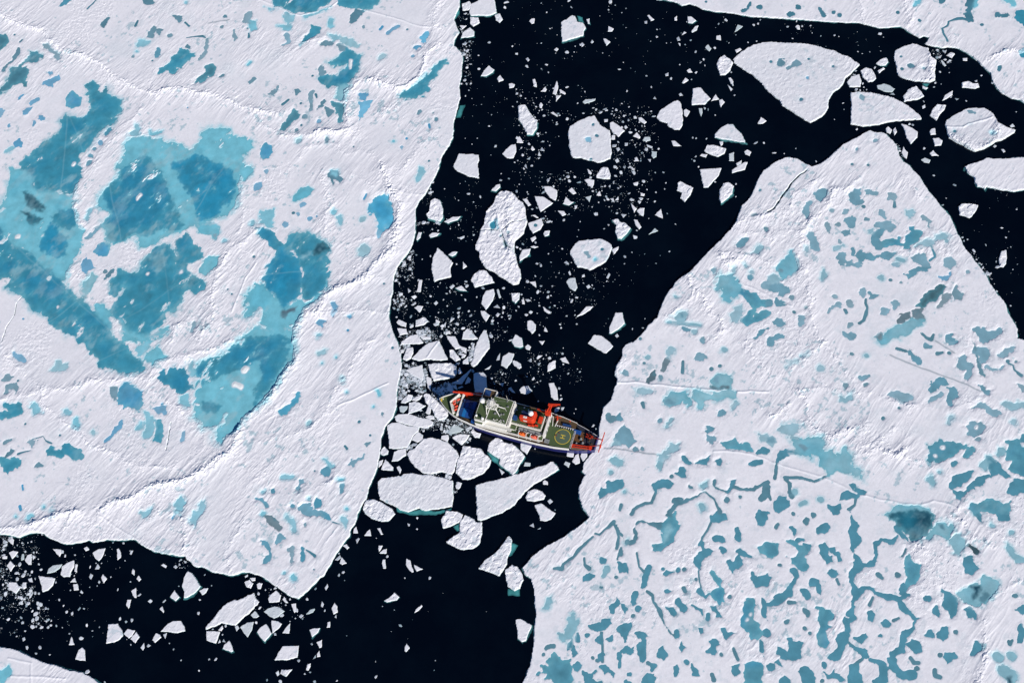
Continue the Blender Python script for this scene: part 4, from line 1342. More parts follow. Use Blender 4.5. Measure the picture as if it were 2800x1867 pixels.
p R d 1240,725,9 1290,760,6 1305,830,5 1335,890,17 1375,980,14 1410,1040,7 1450,1110,6 1480,1130,8
P R t 1395,560 1420,520 1480,545 1450,590 1415,600
p R t 1388,520,13
p R t 1520,518,25
p R d 1580,522,16
p R d 1575,695,12 1590,725,12
P R t 1400,720 1440,705 1468,720 1410,748
P R t 1490,790 1530,785 1570,830 1600,880 1580,910 1520,860 1500,830
P R t 1420,880 1480,870 1515,920 1480,955 1450,920
P R t 905,840 940,800 955,762 990,790 995,835 940,870 930,930 905,930
P R t 1000,840 1040,840 1075,880 1045,915 1015,890
p R t 1130,750,24 1120,800,24 1130,840,10
p R t 1165,895,24
p R d 1112,950,16
P R t 700,1030 740,1010 810,1010 830,985 905,985 910,1030 870,1060 820,1090 770,1100 710,1070
p R t 700,1132,24
P R t 950,1100 1020,1030 1100,1015 1105,1050 1070,1120 1040,1185 990,1130
P R t 750,1180 820,1130 835,1160 830,1215 780,1210
P R t 862,1175 920,1135 925,1180 890,1200
P R t 1135,1100 1200,1080 1265,1130 1230,1160 1220,1210 1170,1200 1170,1150
p R t 1180,1230,28 1185,1280,26 1205,1340,26
P R t 990,1270 1060,1220 1110,1245 1100,1290 1040,1290
p R t 970,1300,22 990,1360,12 980,1405,18
p R t 820,1300,23 810,1340,14
p R d 785,1358,14
p R d 740,1335,12
p R d 820,1110,8 830,1240,6 830,1370,6
P R t 1340,1260 1375,1225 1395,1280 1420,1310 1385,1355 1350,1320
P R t 1525,1240 1550,1192 1595,1245 1550,1287
p R t 1500,1090,22 1495,1140,18
P R t 1675,1035 1740,1070 1770,1105 1730,1120
P R t 1790,1180 1850,1165 1900,1200 1925,1240 1870,1230 1850,1300 1765,1285 1810,1240
P R t 1900,1070 1960,1070 1980,1110 2050,1120 2000,1160 1970,1200 1940,1150 1940,1110
P R t 1465,1420 1510,1410 1550,1460 1500,1495
p R t 1598,1380,20
P R t 1650,1390 1690,1430 1720,1490 1665,1490
P R t 2015,1420 2080,1405 2075,1480 2040,1520 2015,1480
p R d 2030,1250,8 2050,1300,13 2075,1350,12
P R t 2140,1410 2220,1390 2300,1375 2330,1420 2300,1470 2310,1600 2150,1600
P R t 1655,460 1700,410 1740,350 1705,300 1735,285 1770,340 1835,345 1830,390 1770,430 1740,470 1710,520
P R t 1815,40 1880,0 1960,5 1965,65 1830,85
p R d 1830,90,5 1790,170,6 1745,230,6 1735,280,6
p R t 1860,245,18 1920,250,24
p R t 1930,350,25
P R t 2050,355 2090,340 2150,380 2210,415 2160,415 2080,390
P R t 1960,460 1990,435 2040,470 2060,420 2115,480 2070,520 2030,570 1995,510
p R t 2060,150,16 2075,200,22 2090,250,22
P R t 2235,20 2260,0 2350,10 2330,90 2300,135 2240,120
P R t 2270,340 2340,270 2450,290 2460,370 2390,430 2350,415 2270,400
P R t 1830,560 1860,535 1890,590 1940,620 1900,660 1960,690 1975,720 1940,760 1945,810 1910,850 1840,810 1820,760 1850,710 1895,680 1870,640
p R t 1725,725,24 1780,780,16 1810,750,12
p R d 1710,540,4 1720,620,5 1740,690,5
p R d 1690,615,13
p R d 2005,770,18
P R t 1820,870 1860,860 1895,910 1930,970 1870,980 1870,930 1830,910
p R t 1800,940,16 1795,980,16
P R t 1650,850 1700,890 1745,885 1755,970 1720,930
P R t 2175,600 2215,540 2260,580 2280,620 2280,570 2350,560 2380,600 2350,660 2290,700 2230,670
P R t 2130,860 2160,800 2210,790 2230,870 2230,990 2260,1060 2280,1120 2250,1170 2180,1160 2130,1050 2120,1000 2140,930
H R 2165,985,9
H R 2195,940,9
p R t 2290,1270,28 2280,1180,13 2300,1320,9
p R t 2330,1110,35
P R t 2280,760 2330,800 2350,900 2340,990 2300,950 2300,870
P R c 300,880 330,800 370,750 360,830 330,880
P R c 410,1100 480,1120 510,1050 520,970 550,950 560,1030 600,1010 580,1100 540,1150 480,1180 510,1230 440,1180
p R t 600,1120,16 600,1170,18
P R t 490,1230 550,1170 570,1240 600,1290 570,1320 540,1260 500,1280
p R d 320,1240,18 370,1230,14
P R t 320,1360 400,1310 490,1360 550,1345 550,1440 520,1480 555,1590 480,1590 420,1540 400,1590 340,1540 290,1520 300,1480 235,1480 270,1430 270,1400 320,1390
P R t 565,1400 600,1380 635,1410 600,1470 575,1450
P R t 640,1470 700,1490 760,1460 740,1520 820,1540 820,1600 680,1600
P R t 795,1420 840,1405 900,1450 930,1480 920,1515 870,1470 840,1490
p R t 1085,1480,19
p R t 1065,1570,28
P R t 1170,1540 1230,1480 1300,1480 1310,1590 1180,1590
p R t 1310,1410,22 1290,1450,12
p R d 1250,1385,10 1280,1400,8
p R d 1835,1490,14 1850,1540,14
p R d 1920,1305,13
p R d 290,1300,12
T 2100 1400
P R t -20,275 110,290 110,370 40,430 -20,420
P R t 145,235 240,275 300,330 340,330 350,380 340,420 380,500 350,530 280,530 220,490 175,395 260,390 280,350 220,310
P R t 195,145 230,135 270,180 240,235
p R t 280,260,22 320,255,12
P R t 330,285 385,290 370,340 340,340
P R t 460,310 520,275 545,310 520,350 550,400 590,410 590,460 540,470 510,420 480,370
P R t 560,320 615,325 610,390 575,380
p R t 640,390,25 655,440,20
p R t 475,170,28 540,140,30
P R t 550,560 590,515 640,540 650,570 620,610 570,600
p R d 630,620,10 650,660,10
p R d 70,140,18 85,110,14
p R d 110,480,17
p R t 240,545,28 265,590,17 250,640,12 215,670,20
P R t 50,800 100,740 150,700 230,680 225,750 170,790 140,820 60,850 -20,860 -20,820
p R d 190,825,15 240,825,13
P R t 380,680 400,620 460,605 480,660 500,730 490,785 440,740 430,690
p R t 330,725,22 365,780,25
P R t 430,880 490,880 520,925 575,925 560,970 540,1040 570,1050 520,1100 540,1160 555,1200 510,1245 460,1190 440,1130 480,1070 470,1000 490,930
p R d 330,900,25 350,940,22
p R d 180,1015,24
p R d 335,1065,16
p R d 380,1110,13
P R t 185,1160 220,1145 260,1190 310,1200 300,1330 230,1365 190,1350 180,1280 200,1230
P R t 70,1285 100,1220 150,1240 190,1290 170,1360 120,1350 110,1310
P R t 55,1370 100,1345 130,1390 155,1440 100,1420
p R t 30,1420,32
P R t 305,1430 330,1410 380,1460 410,1520 440,1590 330,1590 310,1490
p R t 150,1560,34
P R t 540,1350 600,1280 640,1220 650,1130 730,1100 730,1200 700,1290 640,1360
p R t 520,1400,26
P R t 500,1460 560,1480 600,1450 610,1490 660,1500 620,1530 540,1520
p R t 675,1535,22
p R d 495,1545,14
P R t 720,1490 760,1410 830,1390 860,1500 850,1600 740,1600
p R t 740,0,8 760,60,10 800,110,30 780,180,33 810,250,42 780,310,20 770,340,10 800,400,14 815,450,24 820,520,40 760,580,16 760,640,16 790,700,16 815,760,22 770,810,10 770,870,12 750,930,22 800,970,18 740,1000,14 690,980,16 720,1050,12 730,1090,8
p R t 850,470,18 900,490,19 970,465,28 1000,400,14 985,300,20 1040,250,16 1120,270,26 1180,210,6
p R t 830,750,14 870,700,14 930,685,12 980,740,14 1050,760,14 1150,780,23 1220,800,21 1240,870,20 1290,930,26 1350,980,17 1400,970,8
p R t 1350,990,14 1330,1070,20 1240,1140,28 1230,1200,27 1220,1260,22 1130,1300,27 1140,1370,30 1170,1450,30 1240,1510,36 1330,1500,34
P R t 1240,420 1280,380 1320,440 1400,500 1400,580 1340,650 1280,670 1280,580 1240,500
p R t 1250,680,30 1240,730,24 1280,760,17 1215,790,20
P R n 1100,-10 1500,-10 1540,90 1460,170 1380,270 1330,270 1280,200 1200,130 1180,60 1110,60
P R t 1160,130 1200,120 1290,240 1300,290 1180,180
P R c 1550,100 1640,80 1710,130 1690,190 1620,250 1560,220 1400,260 1480,180
p R d 1600,130,32
P R c 1650,260 1760,215 1810,260 1800,320 1760,390 1690,370 1660,300
P R s 1780,310 1840,290 1950,350 1930,410 1880,390
P R t 1780,490 1800,410 1870,400 1890,470 1940,510 1880,590 1820,560
P R c 1720,740 1820,690 1960,660 2010,600 2110,640 2100,720 2030,830 1960,870 1830,830 1760,790
P R n 1820,690 1960,670 1930,770 1900,820 1870,720
P R d 1940,850 1980,730 2030,760 2020,850
P R t 1580,700 1650,720 1700,760 1740,830 1720,920 1670,940 1620,890 1600,800
P R t 1790,900 1850,870 1920,940 1910,985 1850,970
p R t 1460,790,32
p R t 1540,920,34 1545,860,12
P R t 1530,1110 1600,1060 1640,1050 1640,1150 1600,1175 1550,1140
p R t 1485,1115,27
P R t 1280,1210 1340,1180 1400,1170 1435,1220 1360,1290
P R t 1620,1340 1640,1290 1720,1280 1730,1340 1650,1400
p R d 1580,1310,18
p R d 1530,1450,14 1535,1500,16 1580,1515,14
p R d 1310,1340,14 1340,1380,14 1380,1380,12
p R d 1360,1440,18
P R t 915,910 960,890 985,960 960,1015 925,980
p R d 960,780,6 930,850,12
P R t 1040,1000 1080,980 1130,1010 1100,1060 1060,1050
p R d 1150,990,10 1200,970,6
P R t 790,1140 850,1130 890,1105 915,1150 860,1195
p R t 1040,1140,20
P R t 770,1230 810,1260 890,1250 920,1320 860,1340
p R d 740,1190,6 780,1235,8
p R d 860,1350,8 790,1400,8
p R t 940,1350,19 1000,1360,19 1050,1400,28 1060,1470,34 1060,1540,30 980,1550,20
p R d 1010,580,18 1050,600,12
p R d 1195,572,18
p R d 1715,1095,20
P R t 1845,1300 1900,1190 1990,1200 1980,1260 1900,1320
p R c 2100,1320,42
p R c 2230,1310,38
p R d 2210,1190,28
P R t 2290,1070 2330,1030 2370,1090 2320,1200 2280,1190
P R t 2270,890 2350,840 2400,900 2340,945
p R d 2270,765,23
P R c 2110,1410 2160,1390 2260,1460 2290,1500 2270,1590 2180,1540 2110,1450
P R n 2170,1510 2240,1490 2260,1590 2190,1600
P R c 2185,280 2240,340 2350,410 2350,470 2280,450 2200,350
p R c 2230,180,28
p R t 1930,20,33 1945,60,24
P R t 2080,0 2200,-20 2210,60 2110,90
p R c 2050,115,20
p R d 350,80,24
p R d 415,30,18
p R d 1270,340,6 1230,400,6
p R d 230,15,14
R R 1 1760,50 1850,180 1950,260 2050,330
R R .7 1380,300 1500,420
R R .7 2350,600 2200,700 2060,810
R R .9 1990,1000 2010,1150 1990,1400 1930,1568
R R .8 1700,30 1780,-60
T 700 0
Z 150 1860,380 1980,360 1960,800 1890,780 1890,520
Z 60 1850,130 1950,130 1900,300 1850,240
Z 60 1950,300 2340,600 2340,1200 1900,1100 1900,900
T 1400 0
Z 350 0,780 600,780 780,900 900,1000 500,1150 420,1250 250,1480 100,1568 0,1500
Z 380 920,900 1300,1000 1350,1300 1100,1568 930,1568 930,1300
Z 90 0,0 1000,0 1000,500 0,700
Z 70 850,0 2300,200 2000,400 1700,700 1200,900
T 700 467
Z 160 1470,470 1690,480 1660,560 1480,570
Z 380 1310,890 1440,720 1500,860 1440,980 1330,1030 1270,1000
Z 170 1240,1200 1330,1050 1400,1200 1330,1400 1230,1330
Z 340 1400,1360 2050,1360 2040,1480 1400,1540
Z 260 1250,1000 2050,1000 2000,1360 1260,1360
Z 60 1580,70 1660,100 1560,330 1520,260
Z 280 1300,1480 1600,1450 1720,1568 1330,1568
Z 90 1700,100 2100,100 2000,700 1700,600
Z 120 2050,1100 2350,1100 2350,1560 2100,1560
T 1400 467
Z 560 0,0 1300,0 1200,450 850,430 600,350 450,500 150,450 0,200
Z 240 0,600 500,700 600,1000 1000,900 900,1150 500,1400 250,1500 0,1400
Z 60 600,900 1100,700 1300,800 1000,1400 500,1500
T 700 934
Z 900 1310,250 1560,250 1560,480 1300,560
Z 280 1340,180 1560,190 1570,300 1540,350
Z 260 1840,30 2000,10 1990,160 1900,200 1860,150
Z 280 1660,700 1860,730 1990,800 2010,880 1900,950 1700,860
Z 380 1600,360 1800,380 1830,500 1700,560 1620,500
Z 150 1600,1200 1800,1210 1780,1260 1640,1225
Z 40 1815,1290 1850,1290 1850,1400 1815,1400
Z 110 1310,30 1400,20 1450,170 1330,170
Z 60 1370,980 1440,940 1420,1000
Z 100 1400,660 1560,600 1660,720 1700,800 1500,820 1600,700
Z 60 2130,300 2350,200 2350,560 2150,500
Z 60 1640,500 2100,440 2080,560 1700,560
T 1400 934
Z 50 0,100 700,100 650,400 50,380
T 2100 0
Z 90 1470,420 1620,450 1700,500 1650,640 1560,560
Z 80 1100,1240 1200,1340 1250,1480 1210,1480 1150,1320
Z 60 780,620 900,830 800,840 720,700
Z 40 100,200 1100,320 1000,480 100,380
T 2100 467
Z 110 1740,560 2000,930 2300,1500 2330,1500 2030,950 1770,560
Z 40 1500,100 2300,200 2300,1400 1900,700
T 0 1400
Z 1000 0,220 200,230 330,200 400,210 350,400 330,560 300,800 200,900 0,900
Z 330 0,900 300,800 450,900 400,1080 200,1150 0,1100
Z 70 500,300 1300,300 1250,700 500,900
Z 30 1600,420 1760,430 1700,530 1600,500
Z 50 400,700 1300,700 1200,1200 300,1200
T 700 1400
Z 60 0,620 180,700 500,950 400,1000 0,900
Z 14 900,600 2200,600 2200,1500 900,1500
"""
SCL = 2350.0/700.0
ZI = .5
seams = []
outl, floes, chips, ponds, holes, ridges, welds, cracks, ledges, zones = {}, [], [], [], [], [], [], [], [], []
tx = ty = 0
def P2(s):
    a = [float(q) for q in s.split(',')]
    return at(tx+a[0]/SCL, ty+a[1]/SCL, ZI), a[2:]
def ppm(p):                                             # metres per photo px at a traced point
    return .2677
for ln in TR.strip().splitlines():
    w = ln.split()
    if not w: continue
    k = w[0]
    if k == 'T': tx, ty = float(w[1]), float(w[2])
    elif k == 'O': outl.setdefault(w[1], []).append([P2(s)[0] for s in w[2:]])
    elif k == 'F': floes.append((w[1], [P2(s)[0] for s in w[2:]]))
    elif k == 'C':
        for s in w[1:]:
            p, r = P2(s); r = r+[None, .75, None][len(r):] if len(r) < 3 else r
            chips.append((p, r[0]/SCL*.2677, r[1] or .75, r[2]))
    elif k in 'Pp':
        if k == 'P': ponds.append((w[1], w[2], 'poly', [P2(s)[0] for s in w[3:]]))
        else: ponds.append((w[1], w[2], 'chain', [(*P2(s)[0], max(.40, P2(s)[1][0]/SCL*.26)) for s in w[3:]]))
    elif k == 'H': holes.append((w[1], [(*P2(s)[0], P2(s)[1][0]/SCL*.28) for s in w[2:]]))
    elif k == 'R' : ridges.append((w[1], float(w[2]), [P2(s)[0] for s in w[3:]]))
    elif k == 'V': welds.append((w[1], float(w[2]), [P2(s)[0] for s in w[3:]]))
    elif k == 'G': seams.append((w[1], [P2(s)[0] for s in w[2:]]))
    elif k == 'K': cracks.append((w[1], [P2(s)[0] for s in w[2:]]))
    elif k == 'W': ledges.append([P2(s)[0] for s in w[1:]])
    elif k == 'Z': zones.append((int(w[1]), [P2(s)[0] for s in w[2:]]))
def px(*pts): return [at(u, v, ZI) for u, v in pts]
o_ = outl
big = {
 'L': o_['L'][0]+o_['L'][1]+o_['L'][2]+o_['L'][3]+o_['L'][4]+px((-300, 1440), (-300, -300), (1250, -300)),
 'R': o_['R'][0]+o_['R'][2]+px((3100, 1000), (3100, 2150), (1390, 2150))+o_['R'][4][::-1]+o_['R'][3][::-1]+o_['R'][1][::-1],
 'T': px((1790, -300))+o_['T'][0][1:]+o_['T'][1][:-2]+px((3100, 330), (3100, -300)),
 'B': px((-300, 1745))+o_['B'][0][1:-2]+px((330, 2150), (-300, 2150)),
 'E': o_['E'][0][:-1]+px((2980, 440), (2980, 505))+o_['E'][1][1:],
}
# albedo of each kind of melt water
PC = {'t': (.048, .285, .405), 'T': (.028, .285, .455), 'd': (.072, .220, .295), 'c': (.19, .545, .66), 'w': (.300, .560, .640),
      'b': (.085, .350, .560), 'B': (.105, .480, .720), 'n': (.010, .060, .100), 's': (.050, .100, .125)}
SOFT = {'t': 1.2, 'T': 1.2, 'd': 1.0, 'c': 2.2, 'w': 2.6, 'b': 1.4, 'B': 1.6, 'n': 1.6, 's': 1.4}
ICE_C = np.array((.80, .805, .86), np.float32)

def area(P):
    P = np.array(P); x, y = P[:, 0], P[:, 1]; return .5*abs((x*np.roll(y, -1)-y*np.roll(x, -1)).sum())
def relief(x, y, amp=1.0):
    """snow surface: swells, drifts and wind ridges running up to the right"""
    c, s = math.cos(math.radians(52)), math.sin(math.radians(52))
    u, v = x*c+y*s, -x*s+y*c
    z = .45*fbm(x, y, 55, 3, 2)+.11*fbm(x, y, 13, 11, 3)+.013*fbm(x, y, 3.4, 23, 3)
    m = sstep(.02, .5, fbm(x, y, 75, 41, 2)+.10*(x < -60))
    bend = 7*fbm(x, y, 40, 61, 2)
    z += (.006+.60*m)*(.42*(1-np.abs(fbm((u+bend)/3.2, v+bend*.5, 4.6, 57, 4, .6)))**2.5)*(.3+1.2*vnoise(x/18, y/18, 63))
    z += (.004+.24*sstep(.12, .55, fbm(x, y, 46, 77, 3)))*blocks(x, y, 2.2, 91)
    return amp*z

def build_ice(name, poly, res, kid, free=.9, amp=1.0, warp=1.0, rubble=0.0, grey=0.0, clip=None, seed=0):
    """an ice floe as a height grid that dives under the water at its rim; returns the object"""
    P = np.array(poly); x0, y0 = P.min(0)-2.5; x1, y1 = P.max(0)+2.5
    if clip is not None:
        x0, y0, x1, y1 = max(x0, clip[0]), max(y0, clip[1]), min(x1, clip[2]), min(y1, clip[3])
    xs = np.arange(x0, x1, res, dtype=np.float32); ys = np.arange(y0, y1, res, dtype=np.float32)
    X, Y = np.meshgrid(xs, ys)
    wx = warp*(.9*fbm(X, Y, 6.5*max(warp, .35), 5+seed, 3)); wy = warp*(.9*fbm(X, Y, 6.5*max(warp, .35), 6+seed, 3))
    sd = poly_sd(poly, X+wx, Y+wy).astype(np.float32)
    if clip is not None: sd -= 0
    Xw = X+wx*.8; Yw = Y+wy*.8
    for f, C in cracks:
        if f == kid:
            sd = np.minimum(sd, line_d(C, Xw, Yw)-(.55 if kid == 'R' else (.22 if kid == 'm' else .12)))
    # melt water
    W = np.full(X.shape, -50.0, np.float32); own = np.full(X.shape, -1, np.int32)
    C3 = np.empty(X.shape+(3,), np.float32); C3[:] = ICE_C; wet = np.zeros(X.shape, np.float32)
    rag = None; plist = []
    for pi, (f, cl, typ, G) in enumerate(ponds):
        if f != kid: continue
        G2 = np.array([g[:2] for g in G]); pad = 7.0+(max(g[2] for g in G) if typ == 'chain' else 0)
        i0, i1 = np.searchsorted(xs, [G2[:, 0].min()-pad, G2[:, 0].max()+pad]); j0, j1 = np.searchsorted(ys, [G2[:, 1].min()-pad, G2[:, 1].max()+pad])
        if i1-i0 < 2 or j1-j0 < 2: continue
        S = (slice(j0, j1), slice(i0, i1)); xx, yy = X[S], Y[S]
        thin = typ == 'chain' and max(g[2] for g in G) < 1.3
        sz = math.sqrt(area(G)) if typ == 'poly' else 2*max(g[2] for g in G)
        k = .3 if thin else min(1.25, .5+sz/20)
        a1 = 2.4*k*fbm(xx, yy, 9.0, 101, 4, .6); a2 = 2.4*k*fbm(xx, yy, 9.0, 151, 4, .6)
        s = (poly_sd(G, xx+a1, yy+a2) if typ == 'poly' else chain_sd(G, xx+a1, yy+a2)).astype(np.float32)
        if typ == 'chain': s += (.25 if thin else .6)*fbm(xx, yy, 2.4, 173, 2)
        if not thin: s += k*(1.1*fbm(xx, yy, 3.4, 171, 2)+1.2*fbm(xx, yy, 11, 181, 3))
        if typ == 'poly' and (cl in 'cdws' or sz > 16): s += (1.3 if sz < 16 else 2.6)*fbm(xx, yy, 6.4, 191, 4, .75)+(2.2*np.minimum(0, fbm(xx, yy, 16, 193, 4, .6)+.12) if sz > 24 else 0)
        g2y = G2[:, 1].mean()+95
        if kid == 'L' and sz < 14: s -= .35
        if sz < 11 and not thin and (kid == 'L' or g2y > 0): s += 1.0*fbm(xx, yy, 2.8, 177, 3, .7)
        if typ == 'poly': s += .55*fbm(xx, yy, 2.3, 179, 2)
        if sz > 26 and cl in 'tTc':
            ui = (xx*.64+yy*.77)*.5; vi = -xx*.77+yy*.64
            s = np.minimum(s, 16*(.40-fbm(ui, vi, 8, 185, 5, .66)-.12*fbm(xx, yy, 45, 187, 2)))
        if kid == 'R' and sz < 22 and not thin: s -= .28
        s += .0 if thin else (.12+.012*min(40, sz))
        plist.append(pi)
        sf = SOFT[cl]
        t = sstep(-sf*.6, sf*1.4, s)[..., None]
        wl0 = 8.0
        pr = random.Random(pi*7+1); base = np.array(PC[cl], np.float32)
        if kid == 'R' and cl in 'tdc': base = base*(.58 if cl != 'c' else .5)+np.array((.105, .20, .235), np.float32)*.62*(1 if cl != 'c' else 1.5)
        if kid == 'R' and cl == 'c': base = base*.72+np.array((.42, .56, .62), np.float32)*.28
        faint = sz < 11 and not thin and (kid == 'L' or kid in '356Deo' or (kid == 'R' and g2y > 0))
        if faint: m_ = pr.uniform(.10, .50); base = base*(1-m_)+np.array((.44, .60, .68), np.float32)*m_; sf = sf+1.2*m_
        pc = np.empty(xx.shape+(3,), np.float32); pc[:] = base
        if sz > 11:                                        # big ponds: pale cloudy bottoms, deeper pools, refrozen seams, lighter shallows
            cs, sn = .64, .77; uu = (xx*cs+yy*sn)*.55; vv = -xx*sn+yy*cs
            q = (sstep(.10, .62, fbm(uu, vv, 10, 211, 5, .62)+.30*fbm(xx, yy, 60, 217, 2))*.62*min(1, sz/30))[..., None]
            pc = pc*(1-q)+np.array((.33, .54, .60), np.float32)*q
            q = (sstep(.12, .6, fbm(xx+90, yy+33, 20, 219, 4, .6))*(.36 if cl in 'tTd' else .0))[..., None]; pc = pc*(1-q)+np.array((.045, .165, .225), np.float32)*q
            q = (sstep(.0, .6, fbm(xx+40, yy, 24, 221, 3))*.5)[..., None]; pc = pc*(1-q)+np.array((.012, .215, .395) if cl in 'tTbB' else ((.02, .23, .34) if cl in 'dns' else (.10, .44, .58)), np.float32)*q
            g0 = np.array([g[:2] for g in G]).mean(0); rs = random.Random(pi)
            for _ in range(int(sz/26)):
                th = rs.uniform(0, 3.14); off = rs.gauss(0, sz*.3); ln = (xx-g0[0])*math.sin(th)-(yy-g0[1])*math.cos(th)-off+1.6*fbm(xx, yy, 26, 231+_, 2)
                q = (np.exp(-(ln/.55)**2)*rs.uniform(.1, .3))[..., None]; pc = pc*(1-q)+np.array((.30, .55, .62), np.float32)*q
            q = (np.exp(-np.maximum(s, 0)/2.4)*(.25+.5*vnoise(xx/14, yy/14, 241)))[..., None]; pc = pc*(1-q)+np.array((.15, .45, .54), np.float32)*q
        if cl in 'ns':
            q = sstep(.1, .6, fbm(xx, yy, 5, 251, 4))[..., None]*.7; pc = pc*(1-q)+np.array((.10, .24, .30), np.float32)*q
        tt = np.maximum(t, (sstep(-wl0, 0, s)*(wet[S] < .02))[..., None]); C3[S] = C3[S]*(1-tt)+pc*tt
        wl = (3.4 if cl in 'cw' else (2.4 if sz > 24 else 1.0))+(7.0*min(1, sz/60)*sstep(.3, .75, vnoise(xx/17, yy/17, 261)) if sz > 14 else 0)
        wet[S] = np.maximum(wet[S], sstep(-wl, .3, s+.35*(wl > 2)*fbm(xx, yy, 2.6, 263, 3)*wl))
        up = s > W[S]; o2 = own[S]; o2[(s > -.8) & (up | (s > .6))] = pi; own[S] = o2
        W[S] = np.maximum(W[S], s)
    for f, G in holes:
        if f == kid:
            s = chain_sd(G, X+1.1*fbm(X, Y, 4, 201, 2), Y+1.1*fbm(X, Y, 4, 205, 2)); W = np.minimum(W, -s)
            t = sstep(-1.0, .4, s)[..., None]; C3 = C3*(1-t)+ICE_C*t
    # height
    calm = sstep(-.3, 3.5, -W) if plist else np.ones(X.shape, np.float32)
    Zr = relief(X, Y, amp)*(.12+.88*calm)
    Zr += rubble*(blocks(X, Y, 2.6, 301)*.9+.4*fbm(X, Y, 5, 311, 3))
    Rm = np.zeros(X.shape, np.float32)
    for f, h, C in ridges:
        if f != kid: continue
        G2 = np.array(C); i0, i1 = np.searchsorted(xs, [G2[:, 0].min()-24, G2[:, 0].max()+24]); j0, j1 = np.searchsorted(ys, [G2[:, 1].min()-24, G2[:, 1].max()+24])
        if i1-i0 < 2 or j1-j0 < 2: continue
        S = (slice(j0, j1), slice(i0, i1)); xx, yy = X[S], Y[S]
        d = line_d(C, xx+2.6*fbm(xx, yy, 11, 401, 3), yy+2.6*fbm(xx, yy, 11, 411, 3))
        W[S] -= 5.5*min(1.0, h)*np.exp(-(d/(1.4+.6*h))**2); bl = blocks(xx, yy, 1.7, 421); along = .45+.75*vnoise(xx/9, yy/9, 431)
        Rm[S] = np.maximum(Rm[S], min(1.0, .35+.45*h)*np.exp(-(line_d(C, xx, yy)/(9+4*h))**2))
        Zr[S] += h*along*((.42 if h > 1.1 else .34)*np.exp(-(d/(1.0+.5*h))**2)*(.2+1.1*bl)+.36*np.exp(-(d/(3.0+1.1*h))**2)*(.45+.75*bl*sstep(.15, .6, vnoise(xx/5, yy/5, 433)))+(.20 if h > 1.1 else .12)*np.exp(-(d/8.0)**2))
    if Rm.any():
        c_, s_ = math.cos(math.radians(50)), math.sin(math.radians(50)); u_, v_ = X*c_+Y*s_, -X*s_+Y*c_; bd = 5*fbm(X, Y, 30, 471, 2)
        Zr += Rm*calm*(.50*(1-np.abs(fbm((u_+bd)/5.5, v_+bd*.6, 7.0, 473, 4, .6)))**2+.30*blocks(X, Y, 1.7, 475)*sstep(.05, .5, fbm(X, Y, 12, 477, 3)))
    for f, h, C in welds:
        if f == kid: Zr += h*.7*np.exp(-(line_d(C, X+.8*fbm(X, Y, 9, 441, 2), Y+.8*fbm(X, Y, 9, 443, 2))/.75)**2)
    Zr += (.10+.25*min(1, rubble))*np.exp(-((sd-1.3)/1.1)**2)*blocks(X, Y, 1.8, 451)*sstep(-.2, .4, fbm(X, Y, 18, 455, 2))
    edge = sstep(-.38, .34, sd+.3*fbm(X, Y, 2.2, 461, 2))
    Zt = free+Zr
    pond_z = free-.10
    if plist: Zt = np.where(W > -1.4, Zt+(pond_z-.22-Zt)*sstep(-1.2, 1.0, W), Zt)
    Z = -1.3+(np.maximum(Zt, -1.0)+1.3)*edge
    # colour: bare snow, faint grey melt patches, wet rims
    g = sstep(.18, .62, fbm(X, Y, 17, 501, 4))*sstep(-.1, .5, fbm(X, Y, 70, 511, 2))*.13+.05*sstep(.1, .6, fbm(X, Y, 30, 521, 3))
    if plist: g = np.maximum(g, .22*sstep(-12, -1, W)*sstep(.18, .5, fbm(X, Y, 4.2, 531, 3)))
    sp = sstep(.50, .58, fbm(X, Y, 4.2, 541, 4, .65)+.42*fbm(X, Y, 42, 547, 2))*.7*(1 if kid in 'LRT' else .6)
    g = np.maximum(g, sp)
    snow = ICE_C*(1-g[..., None])+np.array((.33, .50, .575), np.float32)*g[..., None]
    for f, C in seams:
        if f == kid:
            q = (.75*np.exp(-(line_d(C, X+.7*fbm(X, Y, 8, 561, 2), Y+.7*fbm(X, Y, 8, 563, 2))/.5)**2))[..., None]; snow = snow*(1-q)+np.array((.10, .19, .24), np.float32)*q
    if grey: snow = snow*(1-grey)+np.array((.46, .56, .60), np.float32)*grey
    wq = (.72*wet**1.4)[..., None]; colI = snow*(1-wq)+np.minimum(C3+np.array((.05, .10, .10), np.float32), .9)*wq
    foot = (1-sstep(-.1, .3, sd))[..., None]
    colI = colI*(1-.45*foot)+np.array((.33, .58, .60), np.float32)*(.45*foot)
    cells = (sd[:-1, :-1] > -.95) | (sd[1:, :-1] > -.95) | (sd[:-1, 1:] > -.95) | (sd[1:, 1:] > -.95)
    cx, cy = P.mean(0) if clip is None else (max(clip[0], min(clip[2], P[:, 0].mean())), max(clip[1], min(clip[3], P[:, 1].mean())))
    loc = (float(cx), float(cy), 0.0)
    ob = grid_obj(name, X, Y, Z, cells, ICE, colI, None, loc, False)
    if plist:
        okc = cells & (W[:-1, :-1] > -.85)
        dry = sd < .4
        okc &= ~(dry[:-1, :-1] | dry[1:, 1:])
        oc = own[:-1, :-1]; cnt = {p: int((okc & (oc == p)).sum()) for p in plist}
        order = sorted([p for p in plist if cnt[p] > 0], key=lambda p: -cnt[p])
        few = [p for p in order if cnt[p]*res*res > 1.0]
        tops = few if len(few) <= 100 else few[:99]
        Zp = np.full(X.shape, pond_z, np.float32)
        Cp = C3.copy()
        def piece(nm, mk):
            jj = np.nonzero(mk.any(1))[0]; ii = np.nonzero(mk.any(0))[0]
            a, b, c, d = jj[0], jj[-1]+1, ii[0], ii[-1]+1
            g2 = (slice(a, b+1), slice(c, d+1))
            return grid_obj(nm, X[g2], Y[g2], Zp[g2], mk[a:b, c:d], POND, Cp[g2], ob, loc)
